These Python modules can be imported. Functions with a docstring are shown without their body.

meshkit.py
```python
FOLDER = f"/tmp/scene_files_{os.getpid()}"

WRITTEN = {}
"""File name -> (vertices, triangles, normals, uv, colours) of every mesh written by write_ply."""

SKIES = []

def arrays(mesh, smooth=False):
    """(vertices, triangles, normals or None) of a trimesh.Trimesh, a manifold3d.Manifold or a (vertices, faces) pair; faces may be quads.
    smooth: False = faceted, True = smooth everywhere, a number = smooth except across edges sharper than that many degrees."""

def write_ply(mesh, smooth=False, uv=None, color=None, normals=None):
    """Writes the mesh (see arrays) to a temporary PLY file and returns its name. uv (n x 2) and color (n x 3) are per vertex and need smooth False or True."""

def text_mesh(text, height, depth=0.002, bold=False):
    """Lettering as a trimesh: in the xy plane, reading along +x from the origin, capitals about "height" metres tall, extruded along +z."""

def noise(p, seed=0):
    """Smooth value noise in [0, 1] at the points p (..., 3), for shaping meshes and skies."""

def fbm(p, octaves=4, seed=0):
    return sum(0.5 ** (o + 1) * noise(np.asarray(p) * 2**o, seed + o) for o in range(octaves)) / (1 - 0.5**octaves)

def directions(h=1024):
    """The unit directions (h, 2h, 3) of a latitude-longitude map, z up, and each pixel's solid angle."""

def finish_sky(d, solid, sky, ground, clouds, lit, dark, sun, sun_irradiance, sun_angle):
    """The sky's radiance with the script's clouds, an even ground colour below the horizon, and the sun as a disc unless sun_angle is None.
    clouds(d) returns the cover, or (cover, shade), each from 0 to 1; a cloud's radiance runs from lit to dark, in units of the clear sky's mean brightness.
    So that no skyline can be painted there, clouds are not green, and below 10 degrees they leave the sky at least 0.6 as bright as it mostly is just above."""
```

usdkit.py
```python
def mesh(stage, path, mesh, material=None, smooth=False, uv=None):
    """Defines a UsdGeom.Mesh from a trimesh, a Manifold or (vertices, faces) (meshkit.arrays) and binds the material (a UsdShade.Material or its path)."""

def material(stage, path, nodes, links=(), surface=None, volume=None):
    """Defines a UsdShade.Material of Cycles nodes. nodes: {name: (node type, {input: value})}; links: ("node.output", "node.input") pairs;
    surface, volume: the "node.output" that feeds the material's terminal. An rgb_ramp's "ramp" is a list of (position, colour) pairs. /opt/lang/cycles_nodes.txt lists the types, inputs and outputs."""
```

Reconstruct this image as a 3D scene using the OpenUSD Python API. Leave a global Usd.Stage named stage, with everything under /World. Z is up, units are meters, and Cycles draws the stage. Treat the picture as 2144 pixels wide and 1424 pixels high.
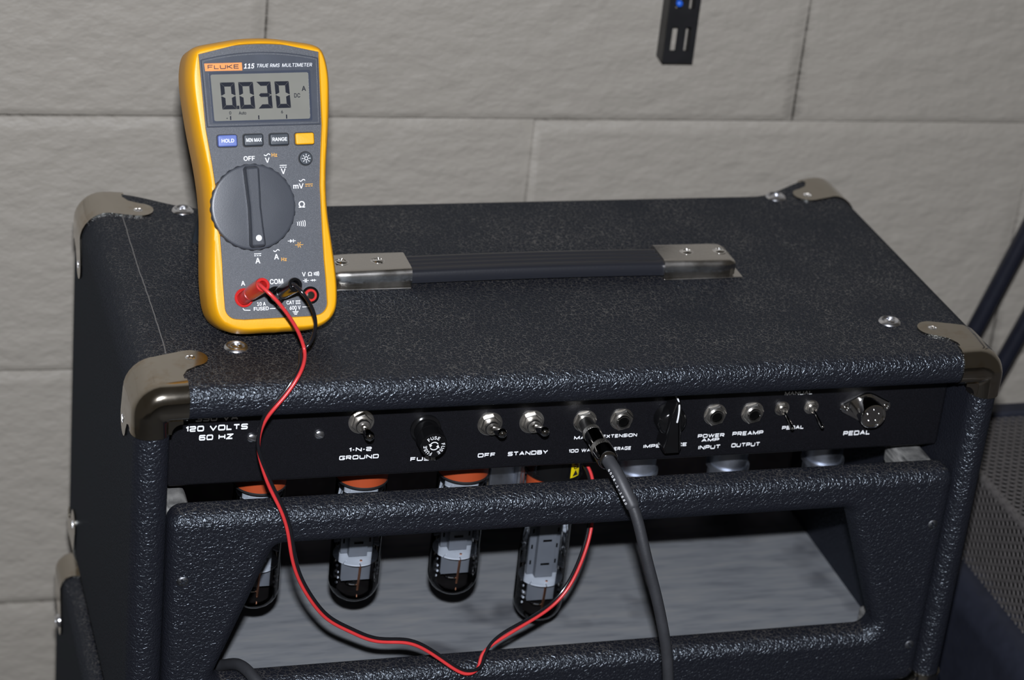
import math, random
import numpy as np
import trimesh
import manifold3d as m3
import mapbox_earcut
import shapely.geometry as sg
import shapely.affinity as sa
from shapely.ops import unary_union
from pxr import Usd, UsdGeom, UsdLux, UsdShade, Gf, Sdf
import usdkit, meshkit

random.seed(7)
rng = np.random.default_rng(7)
stage = Usd.Stage.CreateInMemory()
UsdGeom.SetStageUpAxis(stage, 'Z')
UsdGeom.SetStageMetersPerUnit(stage, 1.0)
UsdGeom.Xform.Define(stage, '/World')
UsdGeom.Scope.Define(stage, '/World/Looks')

# ---------------------------------------------------------------- camera, light, exposure
# Working frame: millimetres, x along the amplifier, y towards the wall, z up from the amplifier's top.
ZB = 0.8039                      # height of the amplifier's top above the floor, metres
CAM = np.array([-471.09, -1266.12, 656.58])
RC = np.array([[0.95679, -0.2738, 0.09788], [-0.03781, -0.45094, -0.89175], [0.2883, 0.84952, -0.44181]])  # camera right, down, forward


def world(p):
    return np.asarray(p, float) * 0.001 + np.array([0, 0, ZB])


def pose(prim, right, up, back, at):
    m = Gf.Matrix4d(*right, 0, *up, 0, *back, 0, *at, 1)
    UsdGeom.Xformable(prim).AddTransformOp().Set(m)


cam = UsdGeom.Camera.Define(stage, '/World/camera')
pose(cam, [float(x) for x in RC[0]], [float(-x) for x in RC[1]], [float(-x) for x in RC[2]], [float(x) for x in world(CAM)])
cam.CreateHorizontalApertureAttr(36.0)
cam.CreateVerticalApertureAttr(36.0 * 1424 / 2144)
cam.CreateFocalLengthAttr(5084.34 / 2144 * 36)
cam.CreateFStopAttr(7.5)
cam.CreateFocusDistanceAttr(1.475)
cam.CreateClippingRangeAttr(Gf.Vec2f(0.05, 100))
cam.CreateExposureAttr(0.0)

flash = UsdLux.RectLight.Define(stage, '/World/flash')       # the camera's flash head above the lens
fp = CAM - RC[1] * 110 + RC[0] * 4
pose(flash, [float(x) for x in RC[0]], [float(-x) for x in RC[1]], [float(-x) for x in RC[2]], [float(x) for x in world(fp)])
flash.CreateWidthAttr(0.040)
flash.CreateHeightAttr(0.022)
flash.CreateIntensityAttr(11000.0)
flash.CreateColorAttr(Gf.Vec3f(0.94, 0.975, 1.06))

dome = UsdLux.DomeLight.Define(stage, '/World/dim_room')
dome.CreateIntensityAttr(0.013)
dome.CreateColorAttr(Gf.Vec3f(1.0, 0.90, 0.78))


# ---------------------------------------------------------------- materials
def mat(name, nodes, links, surface='p.BSDF'):
    return usdkit.material(stage, '/World/Looks/' + name, nodes, links, surface=surface)


def plain(name, color, rough=0.5, metal=0.0, bump=None, var=0.0, **kw):
    """A principled surface with a little procedural grain: bump = (scale, strength, distance)."""
    n = {'g': ('geometry', {}), 'p': ('principled_bsdf', {'base_color': color, 'roughness': rough, 'metallic': metal, **kw})}
    l = []
    if bump:
        n['bn'] = ('noise_texture', {'scale': bump[0], 'detail': 3.0})
        n['b'] = ('bump', {'strength': bump[1], 'distance': bump[2]})
        l += [('g.position', 'bn.vector'), ('bn.fac', 'b.height'), ('b.normal', 'p.normal')]
    if var:
        n['vn'] = ('noise_texture', {'scale': 90.0, 'detail': 4.0})
        n['vr'] = ('rgb_ramp', {'ramp': [(0.3, tuple(c * (1 - var) for c in color)), (0.7, tuple(min(1, c * (1 + var)) for c in color))]})
        l += [('g.position', 'vn.vector'), ('vn.fac', 'vr.fac'), ('vr.color', 'p.base_color')]
    return mat(name, n, l)


def vinyl(name, cell=345.0, dust=0.62):
    """Black leather-grain covering: crackled pebbles, finer wrinkles, dust lying in the grain of upward faces."""
    n = {'g': ('geometry', {}),
         'w': ('noise_texture', {'scale': 260.0, 'detail': 2.0}),
         'ws': ('vector_math', {'math_type': 'scale', 'scale': 0.0042}),
         'wa': ('vector_math', {'math_type': 'add'}),
         'v': ('voronoi_texture', {'feature': 'distance_to_edge', 'scale': cell}),
         'v2': ('voronoi_texture', {'feature': 'smooth_f1', 'scale': cell * 2.2, 'smoothness': 0.5}),
         'e': ('map_range', {'from_min': 0.0, 'from_max': 0.22, 'to_min': 0.0, 'to_max': 0.8, 'clamp': True, 'range_type': 'smoothstep'}),
         'h2': ('math', {'math_type': 'multiply_add', 'value2': -0.9}),
         'n': ('noise_texture', {'scale': 560.0, 'detail': 2.0, 'distortion': 0.6}),
         'h3': ('math', {'math_type': 'multiply_add', 'value2': 1.1}),
         'b': ('bump', {'strength': 0.52, 'distance': 0.0007}),
         'c': ('map_range', {'from_min': 0.008, 'from_max': 0.060, 'to_min': 1.0, 'to_max': 0.0, 'clamp': True}),
         'sx': ('separate_xyz', {}),
         'u': ('map_range', {'from_min': 0.72, 'from_max': 0.96, 'to_min': 0.0, 'to_max': dust, 'clamp': True}),
         'd': ('noise_texture', {'scale': 24.0, 'detail': 4.0}),
         'dm': ('map_range', {'from_min': 0.30, 'from_max': 0.70, 'to_min': 0.3, 'to_max': 1.0, 'clamp': True}),
         'f1': ('math', {'math_type': 'multiply'}), 'f2': ('math', {'math_type': 'multiply'}),
         'm': ('mix_color', {'a': (0.0092, 0.0098, 0.0138), 'b': (0.150, 0.138, 0.122)}),
         'df': ('diffuse_bsdf', {'roughness': 0.3}), 'gl': ('glossy_bsdf', {'color': (0.80, 0.90, 1.0), 'roughness': 0.34}), 'p': ('mix_closure', {'fac': 0.072})}
    l = [('g.position', 'w.vector'), ('w.color', 'ws.vector1'), ('ws.vector', 'wa.vector1'), ('g.position', 'wa.vector2'),
         ('wa.vector', 'v.vector'), ('wa.vector', 'v2.vector'), ('g.position', 'n.vector'), ('g.position', 'd.vector'),
         ('v.distance', 'e.value'), ('v2.distance', 'h2.value1'), ('e.result', 'h2.value3'), ('n.fac', 'h3.value1'), ('h2.value', 'h3.value3'),
         ('h3.value', 'b.height'), ('b.normal', 'df.normal'), ('b.normal', 'gl.normal'), ('df.BSDF', 'p.closure1'), ('gl.BSDF', 'p.closure2'),
         ('v.distance', 'c.value'), ('g.true_normal', 'sx.vector'), ('sx.z', 'u.value'), ('d.fac', 'dm.value'),
         ('c.result', 'f1.value1'), ('u.result', 'f1.value2'), ('f1.value', 'f2.value1'), ('dm.result', 'f2.value2'),
         ('f2.value', 'm.fac'), ('m.result', 'df.color')]
    return mat(name, n, l, surface='p.closure')


def metal(name, color, rough, stain=None, aniso=None):
    n = {'g': ('geometry', {}), 'n': ('noise_texture', {'scale': 60.0, 'detail': 5.0}), 'r': ('map_range', {'from_min': 0.3, 'from_max': 0.7, 'to_min': rough * 0.75, 'to_max': rough * 1.35}),
         'p': ('principled_bsdf', {'base_color': color, 'metallic': 1.0})}
    l = [('g.position', 'n.vector'), ('n.fac', 'r.value'), ('r.result', 'p.roughness')]
    if stain:
        n['n2'] = ('noise_texture', {'scale': 38.0, 'detail': 6.0, 'roughness': 0.65})
        n['c'] = ('rgb_ramp', {'ramp': [(0.52, color), (0.72, stain)]})
        l += [('g.position', 'n2.vector'), ('n2.fac', 'c.fac'), ('c.color', 'p.base_color')]
    if aniso:
        n['mp'] = ('mapping', {'scale': aniso})
        n['n3'] = ('noise_texture', {'scale': 1.0, 'detail': 2.0})
        n['b'] = ('bump', {'strength': 0.25, 'distance': 0.0002})
        l += [('g.position', 'mp.vector'), ('mp.vector', 'n3.vector'), ('n3.fac', 'b.height'), ('b.normal', 'p.normal')]
    return mat(name, n, l)


def speckled(name, color, speck, rough=0.42, spec=0.5):
    n = {'g': ('geometry', {}), 'n': ('noise_texture', {'scale': 3800.0, 'detail': 1.0}),
         'r': ('rgb_ramp', {'ramp': [(0.36, tuple(c * 0.72 for c in color)), (0.56, color), (0.74, speck)]}),
         'b': ('bump', {'strength': 0.25, 'distance': 0.0002}), 'p': ('principled_bsdf', {'roughness': rough, 'specular_ior_level': spec})}
    return mat(name, n, [('g.position', 'n.vector'), ('n.fac', 'r.fac'), ('r.color', 'p.base_color'), ('n.fac', 'b.height'), ('b.normal', 'p.normal')])


def glass(name, tint, ior=1.5):
    n = {'f': ('fresnel', {'IOR': ior}), 't': ('transparent_bsdf', {'color': tint}), 'g': ('glossy_bsdf', {'color': (1, 1, 1), 'roughness': 0.02}), 'm': ('mix_closure', {})}
    return mat(name, n, [('f.fac', 'm.fac'), ('t.BSDF', 'm.closure1'), ('g.BSDF', 'm.closure2')], surface='m.closure')


def block_paint(name, tone):
    c = (0.322 * tone, 0.296 * tone, 0.256 * tone)
    n = {'g': ('geometry', {}), 'mp': ('mapping', {'scale': (1.0, 1.0, 1.7), 'rotation': (0, 0.35, 0)}),
         'n': ('noise_texture', {'scale': 40.0, 'detail': 3.0, 'roughness': 0.45}), 'n2': ('noise_texture', {'scale': 150.0, 'detail': 2.0}),
         'a': ('math', {'math_type': 'multiply_add', 'value2': 0.22}), 'b': ('bump', {'strength': 0.7, 'distance': 0.004}),
         'p': ('principled_bsdf', {'base_color': c, 'roughness': 0.55, 'specular_ior_level': 0.35})}
    return mat(name, n, [('g.position', 'mp.vector'), ('mp.vector', 'n.vector'), ('mp.vector', 'n2.vector'), ('n2.fac', 'a.value1'), ('n.fac', 'a.value3'),
                         ('a.value', 'b.height'), ('b.normal', 'p.normal')])


def board_paint(name):
    """Thin grey-blue paint brushed on plywood, with drips and smudges."""
    n = {'g': ('geometry', {}), 'mp': ('mapping', {'scale': (9.0, 60.0, 9.0)}), 'n': ('noise_texture', {'scale': 2.2, 'detail': 6.0, 'roughness': 0.6}),
         'r': ('rgb_ramp', {'ramp': [(0.30, (0.155, 0.165, 0.180)), (0.50, (0.215, 0.225, 0.238)), (0.72, (0.260, 0.262, 0.262))]}),
         'n2': ('noise_texture', {'scale': 15.0, 'detail': 3.0}), 'r2': ('rgb_ramp', {'ramp': [(0.33, (0.45, 0.45, 0.47)), (0.45, (1, 1, 1))]}),
         'm': ('mix_color', {'blend_type': 'multiply', 'fac': 1.0}), 'b': ('bump', {'strength': 0.2, 'distance': 0.001}), 'p': ('principled_bsdf', {'roughness': 0.55})}
    return mat(name, n, [('g.position', 'mp.vector'), ('mp.vector', 'n.vector'), ('n.fac', 'r.fac'), ('g.position', 'n2.vector'), ('n2.fac', 'r2.fac'),
                         ('r.color', 'm.a'), ('r2.color', 'm.b'), ('m.result', 'p.base_color'), ('n.fac', 'b.height'), ('b.normal', 'p.normal')])


def wood(name, a, b):
    n = {'g': ('geometry', {}), 'mp': ('mapping', {'scale': (40.0, 40.0, 300.0)}), 'n': ('noise_texture', {'scale': 1.5, 'detail': 5.0}),
         'r': ('rgb_ramp', {'ramp': [(0.35, a), (0.65, b)]}), 'p': ('principled_bsdf', {'roughness': 0.8})}
    return mat(name, n, [('g.position', 'mp.vector'), ('mp.vector', 'n.vector'), ('n.fac', 'r.fac'), ('r.color', 'p.base_color')])


M = dict(
    vinyl=vinyl('black_vinyl'), seam=plain('worn_seam', (0.16, 0.155, 0.15), 0.7, bump=(1500.0, 0.4, 0.0003)),
    cap=metal('nickel_corner', (0.48, 0.44, 0.375), 0.13, stain=(0.38, 0.30, 0.21)), dull=metal('dull_steel', (0.16, 0.165, 0.175), 0.45), chrome=metal('bright_chrome', (0.78, 0.77, 0.75), 0.07),
    zinc=metal('zinc_screw', (0.76, 0.77, 0.80), 0.26), steel=metal('brushed_steel', (0.60, 0.58, 0.55), 0.26, aniso=(60.0, 2500.0, 2500.0)),
    blackchrome=metal('dark_chrome', (0.42, 0.41, 0.40), 0.06), nickel=metal('satin_nickel', (0.78, 0.75, 0.70), 0.27), brass=metal('copper_rod', (0.75, 0.36, 0.22), 0.35),
    strap=plain('handle_rubber', (0.016, 0.017, 0.022), 0.34, bump=(700.0, 0.15, 0.0003)),
    panel=speckled('black_panel_paint', (0.0058, 0.0058, 0.0075), (0.016, 0.016, 0.020), 0.42, 0.25),
    white=plain('white_print', (0.86, 0.87, 0.88), 0.5, var=0.03), gloss=plain('glossy_black_plastic', (0.006, 0.006, 0.0065), 0.14, var=0.1),
    black=plain('matt_black', (0.012, 0.012, 0.013), 0.6, var=0.2), hole=plain('dark_hole', (0.003, 0.003, 0.003), 0.9, var=0.1, specular_ior_level=0.0),
    board=board_paint('painted_board'), liner=plain('dark_liner_paint', (0.066, 0.071, 0.092), 0.6, bump=(200.0, 0.2, 0.0006), var=0.2),
    baffle=plain('baffle_cloth', (0.055, 0.044, 0.047), 0.85, var=0.25), cleat=wood('dusty_wood', (0.05, 0.05, 0.05), (0.27, 0.265, 0.25)),
    yellow=plain('yellow_rubber', (0.84, 0.385, 0.0030), 0.42, bump=(900.0, 0.12, 0.0003), var=0.03), grey=speckled('speckled_grey', (0.070, 0.076, 0.088), (0.16, 0.165, 0.18)),
    window=plain('window_grey', (0.055, 0.062, 0.078), 0.3, bump=(1800.0, 0.10, 0.0002), var=0.1), frame=plain('display_frame', (0.032, 0.040, 0.062), 0.3, var=0.05),
    lcd=plain('liquid_crystal', (0.195, 0.192, 0.167), 0.25, var=0.03), segment=plain('segment_ink', (0.006, 0.008, 0.015), 0.5, var=0.05, specular_ior_level=0.15),
    dial=plain('dial_grey', (0.050, 0.055, 0.066), 0.36, bump=(2600.0, 0.18, 0.0002), var=0.04), blue=plain('blue_button', (0.115, 0.165, 0.44), 0.4, var=0.05),
    keygrey=plain('dark_button', (0.040, 0.048, 0.058), 0.4, var=0.05), orange=plain('orange_print', (0.86, 0.27, 0.055), 0.45, var=0.04), amber=plain('amber_print', (0.74, 0.36, 0.045), 0.5, var=0.03),
    ink=plain('logo_ink', (0.02, 0.015, 0.013), 0.45, var=0.1), red=plain('red_plastic', (0.56, 0.022, 0.020), 0.3, var=0.05), redwire=plain('red_wire', (0.62, 0.040, 0.042), 0.3, var=0.06),
    blackwire=plain('black_wire', (0.010, 0.010, 0.012), 0.14, var=0.1, specular_ior_level=0.7), cable=plain('cable_jacket', (0.030, 0.031, 0.035), 0.5, bump=(600.0, 0.2, 0.0004), var=0.15),
    shrink=plain('heat_shrink', (0.040, 0.041, 0.046), 0.5, bump=(500.0, 0.15, 0.0004), var=0.12),
    base=plain('orange_base', (0.40, 0.064, 0.018), 0.5, var=0.05), glass=glass('tube_glass', (0.95, 0.96, 0.97), 1.28), smoke=glass('getter_glass', (0.05, 0.045, 0.042)),
    plate=plain('tube_plate', (0.125, 0.137, 0.158), 0.55, 0.1, var=0.06), mica=plain('mica', (0.52, 0.56, 0.62), 0.45, var=0.10), getter=plain('getter_flash', (0.010, 0.009, 0.009), 0.1, var=0.2, specular_ior_level=0.8),
    shield=metal('dull_aluminium', (0.46, 0.49, 0.55), 0.42), core=wood('iron_core', (0.07, 0.055, 0.045), (0.20, 0.17, 0.13)), caution=plain('caution_yellow', (0.85, 0.66, 0.004), 0.45, var=0.03),
    rail=plain('rail_black', (0.010, 0.010, 0.011), 0.42, bump=(400.0, 0.1, 0.0003), var=0.2), clip=plain('blue_clip', (0.02, 0.12, 0.62), 0.3, var=0.08),
    grille=plain('grille_steel', (0.090, 0.083, 0.080), 0.42, var=0.12), tolex=plain('monitor_covering', (0.016, 0.018, 0.028), 0.5, bump=(500.0, 0.25, 0.0006), var=0.15),
    tube=plain('stand_black', (0.012, 0.013, 0.020), 0.25, var=0.1), rubber=plain('black_rubber', (0.012, 0.012, 0.012), 0.7, var=0.2),
    floor=plain('grey_carpet', (0.060, 0.058, 0.056), 0.9, bump=(700.0, 0.6, 0.003), var=0.25), mortar=block_paint('painted_joint', 0.97),
)
BLOCK = [block_paint('block_paint_%s' % 'abc'[i], t) for i, t in enumerate((0.985, 1.0, 1.015))]

# ---------------------------------------------------------------- scene-graph helpers
BASES, USED = {}, set()


def free(path):
    if path not in USED:
        USED.add(path)
        return path
    k = 1
    while '%s_%03d' % (path, k) in USED:
        k += 1
    USED.add('%s_%03d' % (path, k))
    return '%s_%03d' % (path, k)


def tag(prim, label=None, cat=None, group=None, kind=None):
    for k, v in (('label', label), ('category', cat), ('group', group), ('kind', kind)):
        if v:
            prim.SetCustomDataByKey(k, v)


def thing(name, label, cat, base, group=None, kind=None):
    path = free('/World/' + name)
    x = UsdGeom.Xform.Define(stage, path)
    x.AddTranslateOp().Set(Gf.Vec3d(*[float(c) for c in world(base)]))
    BASES[path] = np.asarray(base, float)
    tag(x.GetPrim(), label, cat, group, kind)
    return path


def part(parent, name, mesh, material, smooth=35, label=None, kind=None):
    v, f = arr(mesh)
    path = free(parent + '/' + name)
    b = BASES[parent]
    BASES[path] = b
    m = usdkit.mesh(stage, path, ((v - b) * 0.001, f), M[material] if isinstance(material, str) else material, smooth=smooth)
    tag(m.GetPrim(), label, None, None, kind)
    return path


# ---------------------------------------------------------------- mesh helpers (all in millimetres)
def arr(m):
    if isinstance(m, m3.Manifold):
        q = m.to_mesh()
        return np.array(q.vert_properties[:, :3], float), np.array(q.tri_verts, int)
    if isinstance(m, trimesh.Trimesh):
        return np.array(m.vertices), np.array(m.faces)
    v, f = np.asarray(m[0], float), np.asarray(m[1], int)
    if f.shape[1] == 4:
        f = np.vstack([f[:, [0, 1, 2]], f[:, [0, 2, 3]]])
    return v, f


def cat(ms):
    vs, fs, n = [], [], 0
    for m in ms:
        v, f = arr(m)
        vs.append(v)
        fs.append(f + n)
        n += len(v)
    return np.vstack(vs), np.vstack(fs)


def solid(m):
    v, f = arr(m)
    t = trimesh.Trimesh(v, f, process=True)
    return m3.Manifold(m3.Mesh(np.asarray(t.vertices, np.float32), np.asarray(t.faces, np.uint32)))


def unit(a):
    a = np.asarray(a, float)
    return a / np.linalg.norm(a)


def frame(z, x=None):
    z = unit(z)
    x = np.array([1.0, 0, 0]) if x is None else np.asarray(x, float)
    if abs(np.dot(unit(x), z)) > 0.95:
        x = np.array([0, 0, 1.0])
    x = unit(x - z * np.dot(x, z))
    return np.stack([x, np.cross(z, x), z])


def place(m, at, z=(0, 0, 1), x=None):
    v, f = arr(m)
    return v @ frame(z, x) + np.asarray(at, float), f


def tf(m, R):
    v, f = arr(m)
    return v @ np.asarray(R, float), f


def lathe(prof, n=32, wob=None):
    """Surface of revolution of (r, z) pairs; ends on the axis where r = 0, otherwise closed by a cap."""
    prof = [(max(r, 0.0), z) for r, z in prof]
    if prof[0][0] > 0:
        prof = [(0, prof[0][1])] + prof
    if prof[-1][0] > 0:
        prof = prof + [(0, prof[-1][1])]
    a = np.arange(n) * 2 * np.pi / n
    v, f, rows = [], [], []
    for i, (r, z) in enumerate(prof):
        if r == 0:
            rows.append([len(v)])
            v.append((0, 0, z))
        else:
            rows.append(list(range(len(v), len(v) + n)))
            for k in range(n):
                rr = r + (wob(i, k) if wob else 0)
                v.append((rr * math.cos(a[k]), rr * math.sin(a[k]), z))
    for p, q in zip(rows[:-1], rows[1:]):
        for k in range(n):
            k2 = (k + 1) % n
            if len(p) == 1 and len(q) == 1:
                continue
            if len(p) == 1:
                f.append((p[0], q[k2], q[k]))
            elif len(q) == 1:
                f.append((p[k], p[k2], q[0]))
            else:
                f.append((p[k], p[k2], q[k2]))
                f.append((p[k], q[k2], q[k]))
    return np.array(v, float), np.array(f)


def ringed(rings, closed_ring=True, cap=True, loop=False):
    """Loft between rings of equal count (each k x 3)."""
    n = len(rings[0])
    v = np.vstack(rings)
    f = []
    m = len(rings)
    for i in range(m if loop else m - 1):
        j = (i + 1) % m
        for k in range(n):
            k2 = (k + 1) % n
            f.append((i * n + k, i * n + k2, j * n + k2))
            f.append((i * n + k, j * n + k2, j * n + k))
    if cap and not loop:
        f += [(0, k + 1, k) for k in range(1, n - 1)]
        o = (m - 1) * n
        f += [(o, o + k, o + k + 1) for k in range(1, n - 1)]
    return v, np.array(f)


def spline(pts, n=120):
    from scipy.interpolate import CubicSpline
    p = np.asarray(pts, float)
    t = np.r_[0, np.cumsum(np.linalg.norm(np.diff(p, axis=0), axis=1) ** 0.5)]
    return CubicSpline(t, p)(np.linspace(0, t[-1], n))


def tube(path, r, sides=12, cap=True):
    p = np.asarray(path, float)
    r = np.broadcast_to(np.asarray(r, float), (len(p),))
    t = np.gradient(p, axis=0)
    t /= np.linalg.norm(t, axis=1, keepdims=True)
    a = frame(t[0])[0]
    rings = []
    ang = np.arange(sides) * 2 * np.pi / sides
    for i in range(len(p)):
        a = unit(a - t[i] * np.dot(a, t[i]))
        b = np.cross(t[i], a)
        rings.append(p[i] + r[i] * (np.cos(ang)[:, None] * a + np.sin(ang)[:, None] * b))
    return ringed(rings, cap=cap)


def box(lo, hi):
    lo, hi = np.asarray(lo, float), np.asarray(hi, float)
    t = trimesh.creation.box(hi - lo)
    t.apply_translation((lo + hi) / 2)
    return np.array(t.vertices), np.array(t.faces)


def rbox(lo, hi, r, seg=6):
    """Box with rounded edges: hull of eight small spheres."""
    lo, hi = np.asarray(lo, float) + r, np.asarray(hi, float) - r
    s, _ = lathe([(0, -r)] + [(r * math.cos(a), r * math.sin(a)) for a in np.linspace(-math.pi / 2, math.pi / 2, seg + 2)[1:-1]] + [(0, r)], 4 * max(2, seg // 2))
    pts = np.vstack([s + np.array([x, y, z]) for x in (lo[0], hi[0]) for y in (lo[1], hi[1]) for z in (lo[2], hi[2])])
    return m3.Manifold.hull_points(pts.astype(np.float32))


def ring_pts(r, step=None):
    p = np.array(r.coords)[:-1]
    if step:
        q = []
        for i in range(len(p)):
            a, b = p[i], p[(i + 1) % len(p)]
            k = max(1, int(np.hypot(*(b - a)) / step))
            q += [a + (b - a) * j / k for j in range(k)]
        p = np.array(q)
    return p


def inset_ring(p, d):
    e = np.roll(p, -1, 0) - p
    e /= np.linalg.norm(e, axis=1, keepdims=True) + 1e-12
    nrm = np.stack([-e[:, 1], e[:, 0]], 1)          # left of travel: into the material
    q = nrm + np.roll(nrm, 1, 0)
    q /= np.maximum((q * q).sum(1, keepdims=True) / 2, 0.3)
    return p + q * d


def slab(poly, prof, hole_prof=None):
    """Polygon (with holes) in xy lofted along z; prof = [(z, inset)...] from bottom to top, flat caps at both ends."""
    poly = sg.polygon.orient(poly)
    rings = [np.array(poly.exterior.coords)[:-1]] + [np.array(h.coords)[:-1] for h in poly.interiors]
    vs, fs, n = [], [], 0
    ends = []
    for k, r in enumerate(rings):
        pf = prof if k == 0 or hole_prof is None else hole_prof
        lay = [np.c_[inset_ring(r, d), np.full(len(r), z)] for z, d in pf]
        v, f = ringed(lay, cap=False)
        vs.append(v)
        fs.append(f + n)
        ends.append((n, n + len(v) - len(r), len(r)))
        n += len(v)
    v = np.vstack(vs)
    f = np.vstack(fs)
    for top in (0, 1):
        idx = np.concatenate([np.arange(e[top], e[top] + e[2]) for e in ends])
        tri = mapbox_earcut.triangulate_float64(v[idx][:, :2].copy(), np.cumsum([e[2] for e in ends]).astype(np.uint32)).reshape(-1, 3).astype(int)
        a = v[idx][tri]
        s = np.cross(a[:, 1] - a[:, 0], a[:, 2] - a[:, 0])[:, 2]
        flip = (s < 0) if top else (s > 0)
        tri[flip] = tri[flip][:, ::-1]
        f = np.vstack([f, idx[tri]])
    return v, f


def extrude(poly, z0, z1):
    return cat([slab(g, [(z0, 0), (z1, 0)]) for g in getattr(poly, 'geoms', [poly]) if g.area > 1e-6])


def rounded(n, r0, z0, h, r):
    """lathe profile of a disc with a rounded top edge"""
    return [(r0, z0)] + [(r0 - r + r * math.cos(a), z0 + h - r + r * math.sin(a)) for a in np.linspace(0, math.pi / 2, n)]


def prism_regular(n, r, h, z0=0.0, ch=0.4):
    a = np.arange(n) * 2 * np.pi / n
    c = np.c_[np.cos(a), np.sin(a)]
    lay = [np.c_[c * rr, np.full(n, z)] for rr, z in ((r, z0), (r, z0 + h - ch), (r - ch, z0 + h))]
    return ringed(lay)


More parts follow.
